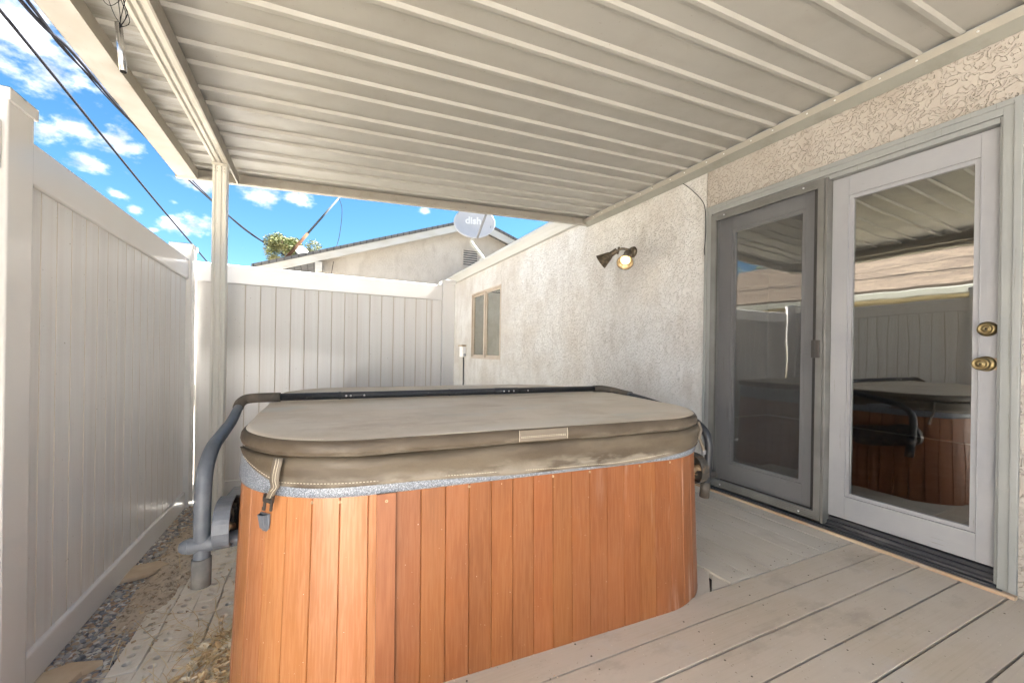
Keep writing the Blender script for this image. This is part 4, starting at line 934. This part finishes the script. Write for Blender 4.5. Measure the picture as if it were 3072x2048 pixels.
for i in range(7):
    z = vz0+i*.061; vb.add([(vx0, GY-.028, z), (vx1, GY-.028, z), (vx1, GY-.006, z+.036), (vx0, GY-.006, z+.036), (vx0, GY-.026, z-.006), (vx1, GY-.026, z-.006), (vx1, GY-.004, z+.03), (vx0, GY-.004, z+.03)], [(0, 1, 2, 3), (4, 7, 6, 5), (0, 4, 5, 1), (3, 2, 6, 7)])
vo = vb.build('vent', M['stucco_far'], gh, fix=False); b = MB(); b.box((vx0, GY-.004, vz0), (vx1, GY-.0015, vz1)); b.build('vent_opening', M['dark'], vo)
b = MB(); b.tube(spline([(-.1, 9.6, 2.45), (.8, 9.4, 2.47), (1.9, 9.0, 2.42), (2.35, 8.4, 2.33)], 5), .008, 6); tag(b.build('cable', M['wire']), 'slack dark cable strung low across the far gable wall', 'cable')

# ------------------------------------------------------------------ satellite dish on the gutter
sat = empty('satellite_dish', (2.60, 6.72, 2.62)); tag(sat, 'light grey satellite dish with white lettering on the near roof edge', 'satellite dish')
dc = Vector((2.395, 6.66, 3.205)); dn = Vector((-.30, -.92, .16)).normalized()
F = frame_to(dn, dc); Rr, Ru = .355, .275
zu = Vector((0, 0, 1)); dside = zu.cross(dn).normalized(); dup_ = dn.cross(dside).normalized()
def dpt(u, v, d=0): return dc+dside*u+dup_*v+dn*d
b = MB(); vs = []; K = 10; NS = 48
for k_ in range(K+1):
    t = k_/K
    for j in range(NS):
        a = 2*pi*j/NS; vs.append(dpt(Rr*t*cos(a), Ru*1.04*t*sin(a), .045*t*t-.03))
b.add(vs, [(k_*NS+j, k_*NS+(j+1) % NS, (k_+1)*NS+(j+1) % NS, (k_+1)*NS+j) for k_ in range(K) for j in range(NS)], 0, True)
o = b.build('reflector', M['dish'], sat); sm = o.modifiers.new('t', 'SOLIDIFY'); sm.thickness = .012; sm.offset = -1
b = MB(); b.tube(spline([dpt(.20, .05, .34), dpt(.13, -.10, .22), dpt(.05, -.29, .05)], 4), .020, 8); b.tube([dpt(.21, .08, .33), dpt(.21, .02, .41)], .035, 12); b.build('feed_arm', M['dish_arm'], sat)
b = MB(); b.tube(spline([dpt(.0, -.02, -.07), dpt(-.0, -.20, -.06), (2.37, 6.73, 2.92), (2.41, 6.73, 2.84), (2.58, 6.73, 2.66), (2.605, 6.73, 2.62)], 5), .024, 12); b.box((2.55, 6.66, 2.60), (2.67, 6.80, 2.635)); b.build('mast', M['gutter'], sat)
def text(s_, size, mat, Mx, nm, parent, ext=.002, off=.0, al='CENTER'):
    cu = bpy.data.curves.new('t', 'FONT'); cu.body = s_; cu.size = size; cu.extrude = ext; cu.align_x = al; cu.align_y = 'CENTER'; cu.offset = off
    o = bpy.data.objects.new('t', cu); col.objects.link(o); dg = bpy.context.evaluated_depsgraph_get(); me = bpy.data.meshes.new_from_object(o.evaluated_get(dg)); bpy.data.objects.remove(o)
    me.materials.clear(); me.materials.append(mat); me.transform(Mx); me.name = nm
    o = bpy.data.objects.new(nm, me); col.objects.link(o); o.parent = parent; o.matrix_parent_inverse = parent.matrix_world.inverted(); return o
TM = Matrix((dside, dup_, dn)).transposed().to_4x4(); TM.translation = dpt(-.02, .045, -.012)
text('dish', .172, M['dish_white'], TM, 'lettering', sat, .006, .006)
TM2 = TM.copy(); TM2.translation = dpt(.285, -.05, .012); text('g', .07, M['greyp'], TM2, 'lettering', sat, .002)
for u in (-.06, .02):
    b = MB(); b.lathe([(0, .004), (.012, .003), (.012, 0)], frame_to(dn, dpt(u, -.09, -.022)), 10); b.build('bolt', M['dish_arm'], sat)

# ------------------------------------------------------------------ leaning antenna pole, guy wire, small dish, tree
b = MB(); b.tube([(-.92, 12, 3.12), (-.30, 12, 4.02)], [.045, .038], 10, 0); b.tube([(-.30, 12, 4.02), (.47, 12, 5.12)], [.028, .022], 10, 1)
tag(b.build('antenna_pole', [M['rustpole'], M['galv']]), 'leaning pole, rusty below and galvanised above, behind the fence', 'pole')
b = MB(); b.tube(spline([(.44, 11.9, 5.05), (.50, 11.5, 4.6), (.44, 11.2, 3.9), (.34, 10.9, 3.4), (.22, 9.9, 2.58)], 8), .0075, 5)
tag(b.build('guy_wire', M['wire']), 'thin kinked wire hanging from the tip of the leaning pole', 'wire')
r = empty('street_lamp', (-.44, 15, GZ)); tag(r, 'small white disc-shaped lamp on a dark arm before the distant tree', 'street lamp')
lc = Vector((-.54, 15, 4.17)); b = MB(); vs = []
for k_ in range(6):
    t = k_/5
    for j in range(20):
        a = 2*pi*j/20; u = .20*t*cos(a); v = .14*t*sin(a); vs.append(lc+Vector((u*cos(.5)+v*sin(.5), -.05*(1-t*t), -u*sin(.5)+v*cos(.5))))
b.add(vs, [(k_*20+j, k_*20+(j+1) % 20, (k_+1)*20+(j+1) % 20, (k_+1)*20+j) for k_ in range(5) for j in range(20)], 0, True); o = b.build('shade', M['dish_white'], r); sm = o.modifiers.new('t', 'SOLIDIFY'); sm.thickness = .01
b = MB(); b.tube(spline([(-.54, 15.02, 4.17), (-.66, 15.02, 4.05), (-.72, 15.02, 3.8), (-.74, 15.02, GZ)], 4), .02, 6); b.build('arm', M['bronze_dark'], r)
def tree(loc, R_, H_, label, n_leaf, ls):
    r = empty('tree', loc); x, y, z = loc; tag(r, label, 'tree')
    b = MB(); b.tube([(x, y, z), (x+.1, y, z+H_*.5), (x, y, z+H_*.8)], [.16, .12, .06], 8)
    for i in range(9):
        a = random.uniform(0, 2*pi); b.tube(spline([(x, y, z+H_*(.45+.04*i)), (x+R_*.4*cos(a), y+R_*.4*sin(a), z+H_*(.62+.03*i)), (x+R_*.75*cos(a), y+R_*.75*sin(a), z+H_*(.75+.025*i))], 3), .025, 5)
    b.build('trunk', M['bark'], r)
    cl_ = []
    for i in range(26):
        a = random.uniform(0, 2*pi); e = random.uniform(-.6, 1.4); q = random.uniform(.45, .9); cl_.append((Vector((x+R_*q*cos(a)*cos(e*.6), y+R_*q*sin(a)*cos(e*.6), z+H_-R_*.85+R_*.85*sin(e)*q)), R_*random.uniform(.18, .34)))
    b = MB()
    for i in range(n_leaf):
        c, rr = random.choice(cl_); d = Vector((random.gauss(0, 1), random.gauss(0, 1), random.gauss(0, 1))).normalized()*rr*random.uniform(.5, 1.15); p = c+d
        m_ = Matrix.Rotation(random.uniform(0, 2*pi), 3, 'Z') @ Matrix.Rotation(random.uniform(-1.3, 1.3), 3, 'X'); s_ = ls*random.uniform(.6, 1.3)
        b.add([p+m_ @ Vector(q) for q in ((-s_, 0, 0), (0, -s_*.4, s_*.1), (s_, 0, 0), (0, s_*.4, s_*.1))], [(0, 1, 2, 3)])
    b.build('crown', M['leaf'], r, fix=False)
tree((-1.12, 20, GZ), 1.02, 6.1, 'round light green tree top showing behind the leaning pole', 17000, .045)
tree((-11.0, 12.6, GZ), 2.2, 5.4, 'tree beyond the left house, seen in the screened glass', 5000, .09)

# ------------------------------------------------------------------ house to the left, mirrored in the door glass
lh = empty('tan_house', (-7, 3, GZ)); tag(lh, 'low tan house with brown shingles beyond the left fence, mirrored in the glass', 'house')
b = MB(); b.box((-10.6, -5, GZ), (-4.9, 9.2, 2.3)); b.build('wall', M['siding'], lh)
b = MB(); b.prism([(-4.35, 2.22), (-7.8, 3.78), (-11.2, 2.22), (-11.2, 2.30), (-7.8, 3.88), (-4.32, 2.30)], 1, -5.5, 9.6); b.build('roof', M['shingle_tan'], lh, uvf=lambda c: (c.y, c.x*1.1))
b = MB(); b.box((-4.32, -5.5, 2.10), (-4.20, 9.6, 2.235)); b.build('gutter', M['gutter_dim'], lh, bevel=.02)
b = MB(); b.add([(-4.33, -5.5, 2.12), (-4.9, -5.5, 2.12), (-4.9, 9.6, 2.12), (-4.33, 9.6, 2.12)], [(0, 1, 2, 3)]); b.build('soffit', M['siding'], lh, fix=False)

# ------------------------------------------------------------------ overhead wires
def sagw(pts, r, label, n=10, name='overhead_wire'):
    b = MB(); b.tube(spline(pts, n), r, 6); tag(b.build(name, M['wire']), label, 'wire', 'overhead wires against the sky')
sagw([(-3.60, 2.5, 5.55), (-3.58, 7.22, 5.08), (-3.54, 12.1, 4.47), (-3.49, 17.14, 3.92), (-3.45, 21, 3.45)], .020, 'single thin overhead wire, leftmost, running down to the corner post')
bun = [(-3.0, 3.0, 4.95), (-3.36, 7.12, 5.21), (-3.59, 8.89, 5.63), (-3.64, 11.12, 5.73), (-3.48, 14.92, 5.86), (-2.61, 18.93, 5.6), (-1.33, 20.54, 5.03), (-.9, 21.5, 4.9)]
sagw(bun, .024, 'thick overhead cable passing behind the cover and the post')
sagw([(p[0]+.07*sin(i*2.3), p[1], p[2]+.05*cos(i*1.7)+.03) for i, p in enumerate(bun)], .016, 'thinner strand twisted round the thick overhead cable')
sagw([(p[0]+.10*cos(i*1.3)+.04, p[1], p[2]-.03*cos(i*2.7)) for i, p in enumerate(bun)][:5], .012, 'finest strand beside the thick cable at the top left')
S.render.engine = 'CYCLES'
